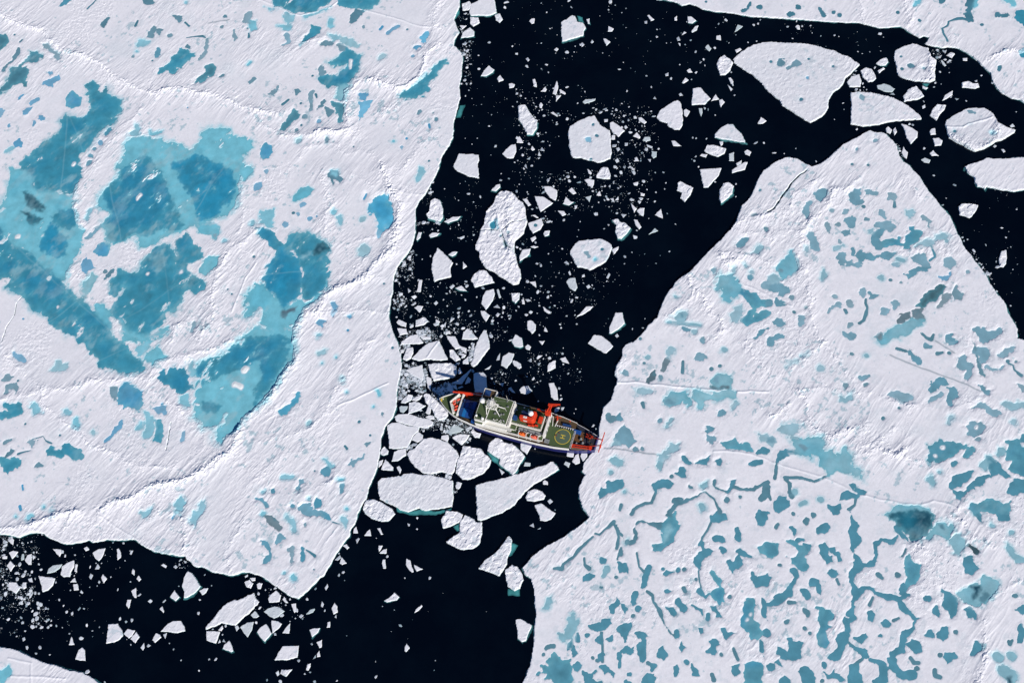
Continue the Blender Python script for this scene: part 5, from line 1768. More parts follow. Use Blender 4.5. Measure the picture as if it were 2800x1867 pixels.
        for p in tops: piece('melt_pond', okc & (oc == p))
        rest = [p for p in order if p not in set(tops)]
        if rest:
            r = piece('small_melt_ponds', okc & np.isin(oc, rest)); r['kind'] = 'stuff'
    return ob, (X, Y, sd)

def ledge(parent, X, Y, sd, width, seed, one_side=True):
    """the floe's foot just awash: a teal rim, wider on the side away from the drift"""
    loc = parent.location
    gy, gx = np.gradient(sd); g = np.hypot(gx, gy)+1e-6
    side = (-(gx*.35)+gy*.95)/g if one_side else 0*sd     # outward normal pointing down the picture
    wd = width*((.25+.75*np.clip(side, 0, 1)) if one_side else 1)*(.35+1.1*vnoise(X/5.0, Y/5.0, seed)+.3*fbm(X, Y, 2.0, seed+3, 2))
    s = sd+wd
    Z = -.5+.54*sstep(-.3, .25, s)
    cells = ((s[:-1, :-1] > -.2) | (s[1:, 1:] > -.2)) & (sd[:-1, :-1] < 1.2)
    if cells.sum() < 4: return
    k = sstep(0, 1.6, s)[..., None]
    col = np.array((.008, .045, .055), np.float32)*(1-k)+(np.array((.075, .235, .245), np.float32)*(.6+.7*vnoise(X/3.0, Y/3.0, seed+9)[..., None]))*k
    return grid_obj('submerged_foot', X, Y, Z.astype(np.float32), cells, LEDGE, col, parent, loc)

# ------------------------------------------------------------------ the sea
me = bpy.data.meshes.new('sea')
me.from_pydata([(-7000, -7000, 0), (7000, -7000, 0), (7000, 7000, 0), (-7000, 7000, 0)], [], [(0, 1, 2, 3)])
me.materials.append(SEA); sea = bpy.data.objects.new('sea', me); COL.objects.link(sea); tag(sea, kind='structure')

# ------------------------------------------------------------------ the great ice sheets
corn = px((-190, -190), (2990, -190), (2990, 2060), (-190, 2060)); cA = np.array(corn)
CLIP = (cA[:, 0].min(), cA[:, 1].min(), cA[:, 0].max(), cA[:, 1].max())
BIGL = {
 'L': 'vast white ice sheet filling the left of the lead, with large turquoise melt ponds',
 'R': 'vast ice sheet off the ship\'s stern, dotted with teal melt ponds and winding channels',
 'T': 'snow covered ice sheet along the top right of the photo, bounding the curved lead',
 'B': 'corner of an ice sheet at bottom left, crossed by straight thin cracks',
 'E': 'smooth white floe cut off by the right edge, below the egg shaped floe'}
for k in 'LRTBE':
    P = big[k]; Pn = np.array(P)
    c = (CLIP[0], CLIP[1], CLIP[2], CLIP[3])
    ob, (X, Y, sd) = build_ice('ice_sheet', P, .6, k, free=1.0, clip=c, seed=ord(k))
    tag(ob, BIGL[k], 'ice sheet')
    ledge(ob, X, Y, sd, .9, 601+ord(k), False)

# ------------------------------------------------------------------ loose floes
LAND = {'6': 'large six sided white floe with a bright blue pond dot', '3': 'largest loose floe, wedge shaped, with speckled grey blue ponds',
 'D': 'half dome shaped white floe with one grey pond in its corner', '5': 'five sided floe with a raised white right rim and faint grey ponds',
 'e': 'egg shaped flat floe with a tail of rubble at its right', 'm': 'long cracked floe of joined slabs with a green melt pool',
 'k': 'rubbly heart shaped floe with a small teal pond', 'q': 'small rounded floe touching the long cracked floe',
 'o': 'rounded oval floe with a small blue pond near its middle', 'v': 'broad triangular slab with a straight white weld line above the ship\'s shadow',
 'R': 'broadest of the rounded floes beside the ship\'s port bow', 'L': 'big flat trapezoid slab with a band of rubble down it'}
SHORT = {'6': 'six sided floe', '3': 'big wedge floe', 'D': 'half dome floe', '5': 'five sided floe', 'e': 'egg shaped floe', 'm': 'long cracked floe',
 'k': 'heart shaped floe', 'o': 'oval floe', 'v': 'broad triangular slab', 'R': 'broad rounded floe', 'L': 'trapezoid slab'}
def chip_poly(p, size, asp, ang, rnd):
    n = rnd.choice((4, 5, 5, 6, 7)); a0 = rnd.uniform(0, 6.28); ang = math.radians(ang) if ang is not None else rnd.uniform(0, 3.14)
    out = []
    for i in range(n):
        t = a0+6.283*(i+rnd.uniform(-.25, .25))/n; r = size*.5*rnd.uniform(.8, 1.18)
        u, v = r*math.cos(t), r*asp*math.sin(t)
        out.append((p[0]+u*math.cos(ang)-v*math.sin(ang), p[1]+u*math.sin(ang)+v*math.cos(ang)))
    return out
rnd = random.Random(5)
allf = [(fl, P, True) for fl, P in floes]+[('-', chip_poly(p, s, a, g, rnd), False) for p, s, a, g in chips]
allf = [f for f in allf if area(f[1]) > .3]
allf.sort(key=lambda f: -area(f[1]))
inview = allf
named, rest = inview[:298], inview[298:]
cent = {}
recs = []
for n, (fl, P, tr) in enumerate(named):
    A = area(P); s = math.sqrt(A); Pn = np.array(P); c = Pn.mean(0)
    res = min(.62, max(.22, s/26))
    r_ = random.Random(n)
    rub = .55 if 'r' in fl or fl == 'm' else (.22 if fl in ('k', 'R') else .05+.12*r_.random())
    warp = min(1.0, max(.16, s/42))*(1.7 if fl == 'm' else 1)
    gr = (.55+.35*r_.random()) if 'g' in fl else (.12*r_.random())
    free = (.35 if 'g' in fl else min(.95, .42+s*.025))
    ob, (X, Y, sd) = build_ice('ice_floe', P, res, fl if fl in LAND else '#', free=free, amp=min(.75, .22+s/80), warp=warp, rubble=rub*min(1, .35+s/18), grey=gr, seed=n % 17)
    w = (2.0 if 't' in fl else (.42 if s > 6 else .2))*min(1.0, .35+s/18)
    if s > 2.2: ledge(ob, X, Y, sd, w, 700+n)
    recs.append((ob, fl, Pn, c, s, rub, gr))
    if fl in SHORT: cent[SHORT[fl]] = c

for G in ledges:                                         # the traced pale green feet belong to the nearest ice
    g = np.array(G).mean(0)
    cand = [(np.min(np.hypot(*(r[2]-g).T))-.2*r[4]*0, r[0], r[2]) for r in recs]+[(np.min(np.hypot(*(np.array(big[k])-g).T))+2, o, None) for k, o in zip('LRTBE', [o for o in COL.objects if o.name.startswith('ice_sheet')])]
    par = min(cand, key=lambda q: q[0])[1]
    P = np.array(G); xs = np.arange(P[:, 0].min()-1.5, P[:, 0].max()+1.5, .3, dtype=np.float32); ys = np.arange(P[:, 1].min()-1.5, P[:, 1].max()+1.5, .3, dtype=np.float32)
    X, Y = np.meshgrid(xs, ys); s = poly_sd(G, X+.5*fbm(X, Y, 3, 801, 2), Y+.5*fbm(X, Y, 3, 805, 2))
    Z = (-.5+.56*sstep(-.3, .3, s)).astype(np.float32); cells = (s[:-1, :-1] > -.35)
    k = (sstep(-.3, 1.6, s)*(.75+.35*fbm(X, Y, 4, 811, 2)))[..., None]
    col = np.array((.01, .06, .07), np.float32)*(1-k)+np.array((.075, .34, .35), np.float32)*k
    grid_obj('submerged_foot', X, Y, Z, cells, LEDGE, col.astype(np.float32), par, par.location)

# labels: look first, then the nearest thing one can find
lm = dict(cent)
lm['ship\'s bow'] = np.array(at(1190, 1092)); lm['ship\'s stern'] = np.array(at(1632, 1205)); lm['ship\'s port side'] = np.array(at(1420, 1205)); lm['ship\'s crane side'] = np.array(at(1420, 1060))
lm['left sheet\'s lower tip'] = np.array(at(815, 1636)); lm['stern sheet\'s top'] = np.array(at(2400, 365)); lm['stern sheet\'s left corner'] = np.array(at(1432, 1545))
lm['lead\'s rubble corner'] = np.array(at(60, 1530)); lm['bottom left sheet'] = np.array(at(150, 1790)); lm['left sheet\'s upper edge'] = np.array(at(1262, 170)); lm['top right sheet\'s edge'] = np.array(at(2000, 45)); lm['left sheet\'s inward notch'] = np.array(at(1067, 850)); lm['left sheet\'s bottom edge'] = np.array(at(420, 1478))
def shape_words(P, s, rub, gr):
    x = P-P.mean(0); ev = np.linalg.eigvalsh(x.T@x); asp = math.sqrt(ev[1]/max(ev[0], 1e-6))
    n = len(P)
    sh = 'sliver' if asp > 2.6 else ('triangular' if n == 3 else ('four sided' if n == 4 else ('elongated' if asp > 1.8 else ('five sided' if n == 5 else 'rounded'))))
    sz = 'tiny' if s < 3 else ('small' if s < 5.5 else ('mid sized' if s < 12 else 'large'))
    tn = 'grey' if gr > .4 else ('rubbly white' if rub > .5 else 'white')
    return f'{sz} {tn} ice sliver' if sh == 'sliver' else f'{sz} {tn} {sh} floe'
groups = {}
for r in recs:
    ob, fl, P, c, s, rub, gr = r
    if fl in LAND: tag(ob, LAND[fl], 'ice floe', 'loose ice floes drifting in the lead'); continue
    nm = min(lm, key=lambda q: np.hypot(*(lm[q]-c))); d = c-lm[nm]
    dr = ('right of' if d[0] > 0 else 'left of') if abs(d[0]) > abs(d[1]) else ('above' if d[1] > 0 else 'below')
    groups.setdefault((shape_words(P, s, rub, gr), dr, nm), []).append((np.hypot(*d), r))
ORD = ['nearest', 'second nearest', 'third nearest', 'fourth nearest', 'fifth nearest', 'sixth nearest', 'seventh nearest', 'eighth nearest', 'ninth nearest', 'tenth nearest', 'eleventh nearest', 'twelfth nearest', 'thirteenth nearest', 'fourteenth nearest', 'fifteenth nearest']
for (w, dr, nm), rs in groups.items():
    rs.sort(key=lambda q: q[0])
    for i, (d, r) in enumerate(rs):
        t = f'{w} {dr} the {nm}' if len(rs) == 1 else f'{w} {dr} the {nm}, {ORD[min(i, 14)]}'
        tag(r[0], t, 'ice floe', 'loose ice floes drifting in the lead')

# ------------------------------------------------------------------ brash: everything smaller, one drifting mass
V, Fc = [], []; rnd = random.Random(11)
Cb = []
def n_big(P): return area(P) > 4
def brash(P, h):
    n = len(P); b = len(V); c = np.mean(P, 0)
    Q = P if area(P) > 0 else P
    x = np.array(P); 
    if ((x[:, 0]*np.roll(x[:, 1], -1)-x[:, 1]*np.roll(x[:, 0], -1)).sum()) < 0: P = P[::-1]
    tl = (rnd.uniform(-.16, .16), rnd.uniform(-.16, .16)); w = rnd.random()**(.95 if area(P) < .4 else .5); w = max(w, .75) if n_big(P) else w
    Cb.extend([(.16+.54*w, .27+.47*w, .33+.48*w)]*(3*n)); h *= .35+.75*w
    for p in P: V.append((p[0], p[1], -.25))
    for p in P: V.append((p[0], p[1], h*.7+tl[0]*(p[0]-c[0])+tl[1]*(p[1]-c[1])))
    for p in P: V.append((c[0]+(p[0]-c[0])*.72, c[1]+(p[1]-c[1])*.72, h+tl[0]*(p[0]-c[0])+tl[1]*(p[1]-c[1])))
    for i in range(n):
        j = (i+1) % n
        Fc.append((b+i, b+j, b+n+j, b+n+i)); Fc.append((b+n+i, b+n+j, b+2*n+j, b+2*n+i))
    Fc.append(tuple(b+2*n+i for i in range(n)))
for fl, P, tr in rest: brash(P, min(.5, .2+.05*math.sqrt(area(P))))
for n, Zp in zones:
    A = np.array(Zp); bowish = abs(A[:, 0].mean()+60) < 130 and abs(A[:, 1].mean()+20) < 75; n = int(n*(3.6 if bowish and A[:, 1].mean() < 12 else (.6 if A[:, 0].mean() < -250 else .72))); k = 0; g = 0
    while k < n and g < n*30:
        g += 1
        p = (rnd.uniform(A[:, 0].min(), A[:, 0].max()), rnd.uniform(A[:, 1].min(), A[:, 1].max()))
        if poly_sd(Zp, np.array([p[0]]), np.array([p[1]]))[0] < -1.0*rnd.random(): continue
        if fbm(np.array([p[0]]), np.array([p[1]]), 11.0, 71, 4, .7)[0] < rnd.uniform(-.3, .45): continue
        s = max(.25, min(3.4, (.15 if bowish and A[:, 1].mean() < 12 else .26)/(rnd.random()**.8+.04)))
        brash(chip_poly(p, s, rnd.uniform(.5, .95), None, rnd), .12+.12*s); k += 1
me = bpy.data.meshes.new('brash_ice'); me.from_pydata(V, [], Fc); me.update()
a = me.color_attributes.new('tint', 'FLOAT_COLOR', 'POINT')
cc = np.ones((len(V), 4), np.float32); cc[:, :3] = np.array(Cb); a.data.foreach_set('color', cc.ravel())
me.materials.append(ICE); br = bpy.data.objects.new('brash_ice', me); COL.objects.link(br)
tag(br, 'scattered small brash ice drifting between the floes', 'brash ice', kind='stuff')

# ------------------------------------------------------------------ the research icebreaker
WHT = worn('white_paint', (.78, .77, .74), .45, .35, 1.5, .30); GRN = worn('green_deck_paint', (.062, .098, .040), .7, .2, .45, .8, (.16, .13, .10))
BLU = worn('navy_hull_paint', (.018, .022, .125), .4, .4, .6, .3); RED = worn('red_orange_paint', (.58, .042, .012), .45, .3, 1.2, .3)
WOOD = worn('wooden_deck', (.120, .058, .024), .8, .15, 1.2, .5); DARK = mat('dark_opening', (.012, .014, .018), .5, .3)
GREY = worn('grey_steel', (.22, .23, .24), .6, .3, 1.0, .4); YEL = mat('yellow_marking', (.62, .47, .05), .6, .25)
CB1 = worn('blue_container_paint', (.010, .075, .30), .5, .3, 1, .3); CB2 = worn('light_blue_container_paint', (.010, .15, .42), .5, .3, 1, .3)
CB3 = worn('dull_blue_container_paint', (.014, .055, .18), .5, .3, 1, .3); PALE = worn('pale_walkway_paint', (.60, .60, .56), .6, .3, 1.5, .5); PNK = worn('faded_orange_paint', (.78, .16, .10), .5, .3, 1.4, .3); ORG = worn('orange_paint', (.80, .16, .03), .45, .3, 1.4, .3)
DKD = worn('dark_blue_deck', (.020, .026, .040), .6, .3, .8, .6, (.2, .12, .08)); BRN = worn('brown_deck_paint', (.085, .055, .03), .8, .15, 1, .5); LGR = mat('light_marking_grey', (.55, .56, .56), .6)  # DKD: very dark blue tone across the whole aft work deck

stern = at(1628, 1208, 5.5); bowp = at(1202.6, 1092.6, 10.5)
HEAD = math.atan2(bowp[1]-stern[1], bowp[0]-stern[0])
ship = bpy.data.objects.new('icebreaker', None); COL.objects.link(ship)
ship.location = (stern[0], stern[1], 0); ship.rotation_euler = (0, 0, HEAD)
tag(ship, 'long icebreaking research ship with navy hull, white upper works and green decks', 'ship')

class MB:
    """collects boxes, prisms, bars and balls into one mesh (ship axes: x to the bow, y to port, z up)"""
    def __init__(s): s.v, s.f, s.m = [], [], []
    def quad(s, fs, mi=0):
        for f in fs: s.f.append(f); s.m.append(mi)
    def prism(s, P, z0, z1, mi=0, top=None):
        if sum(P[i][0]*P[(i+1) % len(P)][1]-P[(i+1) % len(P)][0]*P[i][1] for i in range(len(P))) < 0: P = P[::-1]
        b, n = len(s.v), len(P)
        s.v += [(x, y, z0) for x, y in P]+[(x, y, z1) for x, y in P]
        s.quad([(b+i, b+(i+1) % n, b+n+(i+1) % n, b+n+i) for i in range(n)], mi)
        s.quad([tuple(b+i for i in range(n))[::-1]], mi); s.quad([tuple(b+n+i for i in range(n))], mi if top is None else top)
        return s
    def box(s, x0, x1, y0, y1, z0, z1, mi=0, top=None): return s.prism([(x0, y0), (x1, y0), (x1, y1), (x0, y1)], z0, z1, mi, top)
    def bar(s, p, q, r, n=6, mi=0, r2=None):
        p, q = Vector(p), Vector(q); d = (q-p).normalized(); u = d.orthogonal().normalized(); w = d.cross(u); r2 = r if r2 is None else r2
        b = len(s.v)
        for c, rr in ((p, r), (q, r2)):
            for i in range(n):
                t = 6.2832*i/n; s.v.append(tuple(c+u*rr*math.cos(t)+w*rr*math.sin(t)))
        s.quad([(b+i, b+(i+1) % n, b+n+(i+1) % n, b+n+i) for i in range(n)], mi)
        s.quad([tuple(b+i for i in range(n))[::-1], tuple(b+n+i for i in range(n))], mi); return s
    def beam(s, p, q, w, h, mi=0):
        """square-section girder"""
        p, q = Vector(p), Vector(q); d = (q-p).normalized(); u = Vector((0, 0, 1)).cross(d)
        u = u.normalized() if u.length > 1e-3 else Vector((1, 0, 0)); k = d.cross(u)
        b = len(s.v)
        for c in (p, q):
            for a, e in ((-1, -1), (1, -1), (1, 1), (-1, 1)): s.v.append(tuple(c+u*a*w/2+k*e*h/2))
        s.quad([(b, b+1, b+5, b+4), (b+1, b+2, b+6, b+5), (b+2, b+3, b+7, b+6), (b+3, b, b+4, b+7), (b+3, b+2, b+1, b), (b+4, b+5, b+6, b+7)], mi); return s
    def lathe(s, c, prof, n=14, mi=0):
        b = len(s.v)
        for r, z in prof:
            for i in range(n): s.v.append((c[0]+r*math.cos(6.2832*i/n), c[1]+r*math.sin(6.2832*i/n), c[2]+z))
        for k in range(len(prof)-1):
            s.quad([(b+k*n+i, b+k*n+(i+1) % n, b+(k+1)*n+(i+1) % n, b+(k+1)*n+i) for i in range(n)], mi)
        s.quad([tuple(b+i for i in range(n))[::-1], tuple(b+(len(prof)-1)*n+i for i in range(n))], mi); return s
    def ball(s, c, r, mi=0, n=14):
        return s.lathe(c, [(max(.02, r*math.cos(a)), r*math.sin(a)) for a in [(-1.5+3.0*k/9) for k in range(10)]], n, mi)
    def build(s, name, mats, parent=ship, smooth=False, bevel=0):
        me = bpy.data.meshes.new(name); me.from_pydata(s.v, [], s.f); me.update()
        for m in (mats if isinstance(mats, (list, tuple)) else [mats]): me.materials.append(m)
        me.polygons.foreach_set('material_index', s.m); 
        if smooth: me.polygons.foreach_set('use_smooth', [True]*len(s.f))
        o = bpy.data.objects.new(name, me); COL.objects.link(o)
        if parent: o.parent = parent
        if bevel:
            md = o.modifiers.new('edge', 'BEVEL'); md.width = bevel; md.segments = 2; md.limit_method = 'ANGLE'
        return o
def rail(pts, h=1.1, step=1.6, r=.05, name='railing', parent=ship, m=None):
    mb = MB()
    for p, q in zip(pts[:-1], pts[1:]):
        p, q = Vector(p), Vector(q); n = max(1, int((q-p).length/step))
        for i in range(n+1):
            c = p+(q-p)*i/n; mb.bar(c, c+Vector((0, 0, h)), r, 5)
        for k in (.5, 1.0): mb.bar(p+Vector((0, 0, h*k)), q+Vector((0, 0, h*k)), r, 5)
    return mb.build(name, m or WHT, parent)

cen = lambda x: 1.2-.015*x
HB = [(-1, 5.3), (2, 6.2), (5, 7.4), (10, 8.9), (16, 10.3), (27, 12.0), (40, 12.9), (54, 13.0), (66, 13.0), (77, 12.9), (86, 12.3), (93, 11.4), (101, 10.1), (105, 8.9), (108, 7.6), (111, 5.9), (113.5, 4.2), (115.5, 2.7), (117, 1.4), (118, .25)]
def hb(x): return float(np.interp(x, [a for a, b in HB], [b for a, b in HB]))
TOPZ = [(-1, 6.6), (15.8, 6.6), (16.2, 9.1), (34, 9.1), (86, 9.1), (100, 9.9), (118, 11.2)]
DECZ = [(-1, 5.5), (15.8, 5.5), (16.2, 8.0), (34, 8.0), (86, 7.8), (101.4, 7.8), (101.6, 9.1), (118, 10.2)]
topz = lambda x: float(np.interp(x, [a for a, b in TOPZ], [b for a, b in TOPZ]))
mb = MB(); XS = sorted(set([a for a, b in HB]+[15.8, 16.2, 20, 34, 47, 60, 72, 89, 97, 103, 109.5, 112.3, 114.5]))
ring = []
for x in XS:
    w = hb(x); c = cen(x); t = topz(x); fl = .985 if x < 86 else max(.28, .985-.70*((x-86)/32)**1.3)
    xw = x-(x-100)*.16*max(0, (x-100)/18) if x > 100 else x
    L = [(xw, c+w*fl*.55, -4), (xw, c+w*fl, 0), (x-(x-xw)*.45, c+w*(.35*fl+.65), 4.2), (x, c+w, 6.1), (x, c+w, t), (x, c+max(.05, w-.28), t), (x, c+max(.05, w-.28), t-1.0)]
    ring.append([len(mb.v)+i for i in range(14)])
    mb.v += L+[(p[0], 2*c-p[1], p[2]) for p in L][::-1]
for A, B in zip(ring[:-1], ring[1:]):
    for i in range(13):
        if i == 6: continue
        wh = i in (3, 4, 5, 7, 8, 9) and mb.v[B[4]][0] > 16
        mb.quad([(A[i], B[i], B[i+1], A[i+1])[::-1]], 1 if wh else 0)
    mb.quad([(A[13], B[13], B[0], A[0])[::-1]], 0)
mb.quad([tuple(ring[0])], 0); mb.quad([tuple(ring[-1])[::-1]], 1)
hull = mb.build('hull', [BLU, WHT])
def deck(name, x0, x1, z, m, inset=.2, n=14, zz=None):
    xs = [x0+(x1-x0)*i/n for i in range(n+1)]
    P = [(x, cen(x)+max(.04, hb(x)-inset)) for x in xs]+[(x, cen(x)-max(.04, hb(x)-inset)) for x in xs[::-1]]
    return MB().prism(P, z-.25, z).build(name, m)
deck('aft_work_deck', -.8, 16, 5.5, DKD); MB().box(8.6, 15.8, -4.6, 3.4, 5.5, 5.56).build('wooden_deck', WOOD); deck('main_deck', 16.05, 86.2, 7.8, BRN); deck('well_deck', 86.25, 101.5, 7.6, BRN)
deck('forecastle_deck', 101.55, 117.7, 9.6, GRN)
# bow: breakwater, second wall, winches, anchor windlass
mb = MB(); ap = (109.2, .1)
for e in ((104.6, -7.6), (104.4, 7.9)):
    mb.beam((ap[0], ap[1], 11.1), (e[0], e[1], 11.1), .5, 3.0)
    for k in range(1, 9):
        t = k/9; x, y = ap[0]+(e[0]-ap[0])*t, ap[1]+(e[1]-ap[1])*t
        mb.beam((x-.1, y, 11.0), (x-1.5, y-.1, 10.2), .22, 1.6)
mb.build('breakwater', WHT)
MB().beam((101.9, -8.1, 10.2), (101.5, 8.3, 10.2), .7, 2.4).box(101, 102.2, -8.9, -6.9, 9.6, 12.2).box(100.6, 101.9, 6.6, 8.6, 9.6, 11).build('break_wall', WHT)
for x, y, a in ((106.9, -1.6, .5), (106.4, .4, .9), (104.3, -3.6, .3), (104.1, 1.8, .2), (103.7, 4.2, .1)):
    mb = MB(); mb.box(x-1.0, x+1.0, y-.8, y+.8, 9.6, 10.1); mb.bar((x-.9, y-.9, 10.7), (x-.9+1.8*math.cos(a), y+.9, 10.7), .75, 10); mb.box(x-.2, x+1.1, y-.35, y+.35, 10.1, 11.2)
    mb.build('winch', RED)
mb = MB(); mb.bar((116.6, -.5, 9.6), (116.6, -.5, 11.4), .35, 8).bar((116.2, -1.5, 10.6), (116.7, .6, 10.6), .28, 8).box(115.8, 116.6, .1, .6, 9.6, 10.4, 0)
mb.build('anchor_windlass', YEL)
MB().bar((116.4, -1.4, 9.6), (115.6, -2.0, 11.2), .16).bar((115.9, -.9, 9.7), (115.2, -1.6, 10.3), .25).build('bollard', WHT)
# foredeck crane lying along the starboard rail
mb = MB(); a, b = Vector((108.2, -5.9, 17.6)), Vector((88.6, -10.9, 13.2))
for dy, dz in ((-.7, -.4), (.7, -.4), (0, .7)):
    mb.beam(a+Vector((0, dy*.45, dz*.5)), b+Vector((0, dy*1.5, dz*1.4)), .38, .38)
for k in range(11):
    p = a+(b-a)*k/11; q = a+(b-a)*(k+1)/11; s0, s1 = .5+.9*k/11, .5+.9*(k+1)/11
    mb.bar(p+Vector((0, -.7*s0, -.4*s0)), q+Vector((0, .7*s1, -.4*s1)), .12, 5); mb.bar(p+Vector((0, .7*s0, -.4*s0)), q+Vector((0, 0, .7*s1)), .12, 5)
mb.beam(a+(b-a)*.18, a+(b-a)*.62, 1.5, .7); mb.beam(a+(b-a)*.45+Vector((0, .9, -.6)), a+(b-a)*.7+Vector((0, .9, -.6)), .7, .9); mb.bar((99.5, -9.2, 13.4), tuple(a+(b-a)*.5), .45, 8)
mb.build('crane_boom', RED)
MB().lathe((99.5, -9.2, 7.6), [(1.5, 0), (1.3, 4.2), (1.5, 4.7)], 14).box(98, 101.4, -10, -8.0, 12.0, 13.6).build('crane_pedestal', RED)
# containers in the forward hold: each one stands there by itself
def container(x, y, z, lx, ly, h, m, label, group):
    mb = MB(); mb.box(x-lx/2, x+lx/2, y-ly/2, y+ly/2, z+.12, z+h)
    for sx in (-1, 1):
        for sy in (-1, 1): mb.box(x+sx*(lx/2-.08)-.1, x+sx*(lx/2-.08)+.1, y+sy*(ly/2-.08)-.1, y+sy*(ly/2-.08)+.1, z, z+h+.05)
    n = int(max(lx, ly)/.9)
    for i in range(n):
        if ly > lx: c = y-ly/2+.5+(ly-1)*i/(n-1); mb.box(x-lx/2-.03, x+lx/2+.03, c-.14, c+.14, z+.3, z+h+.04)
        else: c = x-lx/2+.5+(lx-1)*i/(n-1); mb.box(c-.14, c+.14, y-ly/2-.03, y+ly/2+.03, z+.3, z+h+.04)
    o = mb.build('shipping_container', m, None); o.location = ship.location; o.rotation_euler = ship.rotation_euler
    tag(o, label, 'container', group); return o
cg = 'containers in the forward hold'
rows = [('nearest the breakwater', CB3), ('second from the breakwater', CB2), ('third from the breakwater', CB1), ('nearest the bridge front', CB3)]
for i, (w, m) in enumerate(rows):
    x = 99.6-2.55*i
    cn = {'blue_container_paint': 'mid blue', 'light_blue_container_paint': 'light blue', 'dull_blue_container_paint': 'dull blue'}[m.name]
    container(x, 4.3, 7.6, 2.44, 6.1, 2.6, m, f'{cn} container in the sunlit port row of the forward hold, {w}', cg)
    container(x, -2.3, 7.6, 2.44, 6.1, 2.6, CB1 if i % 2 else CB3, f'{"mid" if i % 2 else "dull"} blue container in the shaded starboard hold row, {w}', cg)
container(89.0, 9.0, 7.6, 2.4, 2.6, 2.2, CB1, 'short blue box by itself in front of the white bridge wall', 'deck boxes')
MB().box(86.6, 102, -6.9, 8.0, 7.55, 7.75).build('cargo_hatch', DARK)
rail([(100.5, 9.7, 9.0), (97, 10.4, 8.9), (92, 11.0, 8.8)], .9)
# bridge block
cb = 0.1
mb = MB(); mb.box(62.2, 86, -11.3, 11.6, 7.8, 15.2).build('superstructure', [WHT, GRN])
br_ = MB().prism([(62.4, -9.2), (76.6, -9.4), (77.6, -6.4), (85.6, -6.0), (85.6, 10.9), (77.6, 10.9), (77.6, 9.3), (62.4, 9.3)], 15.22, 20.2, 0, 1).build('bridge', [WHT, GRN])
sw = MB().box(76.6, 85.6, -13.8, -6.45, 13.6, 18.4, 0, 1); sw.build('bridge_wing', [WHT, BRN])
MB().box(76.6, 85.6, -13.95, -13.82, 15.6, 19.7).box(76.42, 76.58, -13.9, -6.6, 15.6, 19.7).box(85.62, 85.78, -13.9, -6.6, 15.6, 19.7).build('wing_bulwark', WHT)
MB().box(80.8, 85.0, -13.2, -9.0, 18.43, 18.9).build('wing_cover', CB3)
MB().box(79.6, 85.4, 10.95, 12.2, 13.6, 16.4, 0, 1).build('bridge_wing', [WHT, GRN])
for k in range(14):
    y = -8.4+k*1.3
    MB().box(62.26, 62.385, y-.36, y+.36, 17.6, 18.9).build('window', DARK, br_)
for k in range(15):
    y = -5.0+k*1.08
    MB().box(85.62, 85.72, y-.42, y+.42, 17.8, 19.2).build('window', DARK, br_)
MB().box(77.0, 77.5, -5.6, 10.7, 20.25, 20.75).build('deck_step', WHT)
# aft bulkhead with its row of dark ports, seen behind the bridge roof
mb = MB(); mb.beam((61.3, -9.0, 17.4), (61.2, 9.2, 17.4), 1.3, .5); mb.box(60.7, 62.1, -9.0, 9.2, 12.0, 17.1); wk = mb.build('bridge_walkway', WHT)
for k in range(11): MB().box(60.9, 61.6, -.4+k*.84, -.02+k*.84, 17.66, 17.74).build('light_opening', DARK, wk)
rail([(85.4, -5.8, 20.2), (85.4, 10.7, 20.2), (77.8, 10.7, 20.2), (77.8, 9.1, 20.2), (62.6, 9.1, 20.2)])
rail([(62.6, -9, 20.2), (76.4, -9.2, 20.2)])
for x, y in ((66.6, 7.2), (67.4, 8.1), (69.3, 7.5), (70.6, 8.2), (71.8, 7.9), (66.0, 8.5)):
    MB().box(x-.3, x+.3, y-.3, y+.3, 20.2, 21.0).bar((x, y, 21), (x, y, 22.4), .06).build('roof_box', WHT)
for x, y, r, z in ((83.2, -2.6, 2.0, 24.2), (79.2, 10.0, 1.05, 22.6), (84.4, 8.6, .85, 22.2)):
    rd = MB().ball((x, y, z), r, 0, 18).build('radar_dome', mat('dome_white', (.82, .82, .82), .35, .4), ship, True)
    MB().lathe((x, y, 20.2), [(r*.55, 0), (r*.42, z-20.2-r*.75)], 12).build('dome_foot', WHT, rd)
# lattice mast
rnd = random.Random(3); mb = MB(); C8 = [(79.0, -2.6), (71.6, -2.6), (71.6, 1.6), (79.0, 1.6)]
for (x0, y0), (x1, y1) in zip(C8, C8[1:]+C8[:1]): mb.beam((x0, y0, 23.6), (x1, y1, 23.6), .55, .5)
for x, y in C8: mb.beam((x, y, 20.2), (x, y, 23.8), .5, .5)
mb.beam((72.0, 1.2, 24), (68.3, 4.6, 20.3), .45, .45).beam((71.8, -1.2, 24), (66.6, -2.2, 20.3), .45, .45).beam((78.8, 1.4, 24), (78.0, 5.4, 20.3), .4, .4)
mb.beam((75, -.6, 23.6), (74.4, -.6, 33.5), .75, .75)
for z, w in ((26.5, 3.2), (29, 3.6), (31, 2.6), (33, 1.8)):
    mb.beam((74.6, -w-.6, z), (74.6, w-.6, z), .28, .28).beam((74.6-w*.8, -.6, z+.4), (74.6+w*.8, -.6, z+.4), .28, .28)
for k in range(90):
    z = rnd.uniform(23.8, 33); a = rnd.uniform(0, 6.28); w = rnd.uniform(.8, 3.6)
    p = Vector((74.6+w*math.cos(a), -.6+w*math.sin(a)*.9, z)); q = p+Vector((rnd.uniform(-1.8, 1.8), rnd.uniform(-1.8, 1.8), rnd.uniform(-1.2, 2.2)))
    mb.bar(p, q, .12, 5)
for sx, sy in ((-1, -1), (1, -1), (1, 1), (-1, 1)): mb.bar((75+sx*3, -.6+sy*1.9, 23.8), (74.5, -.6, 32), .14, 5)
mb.build('mast', WHT)
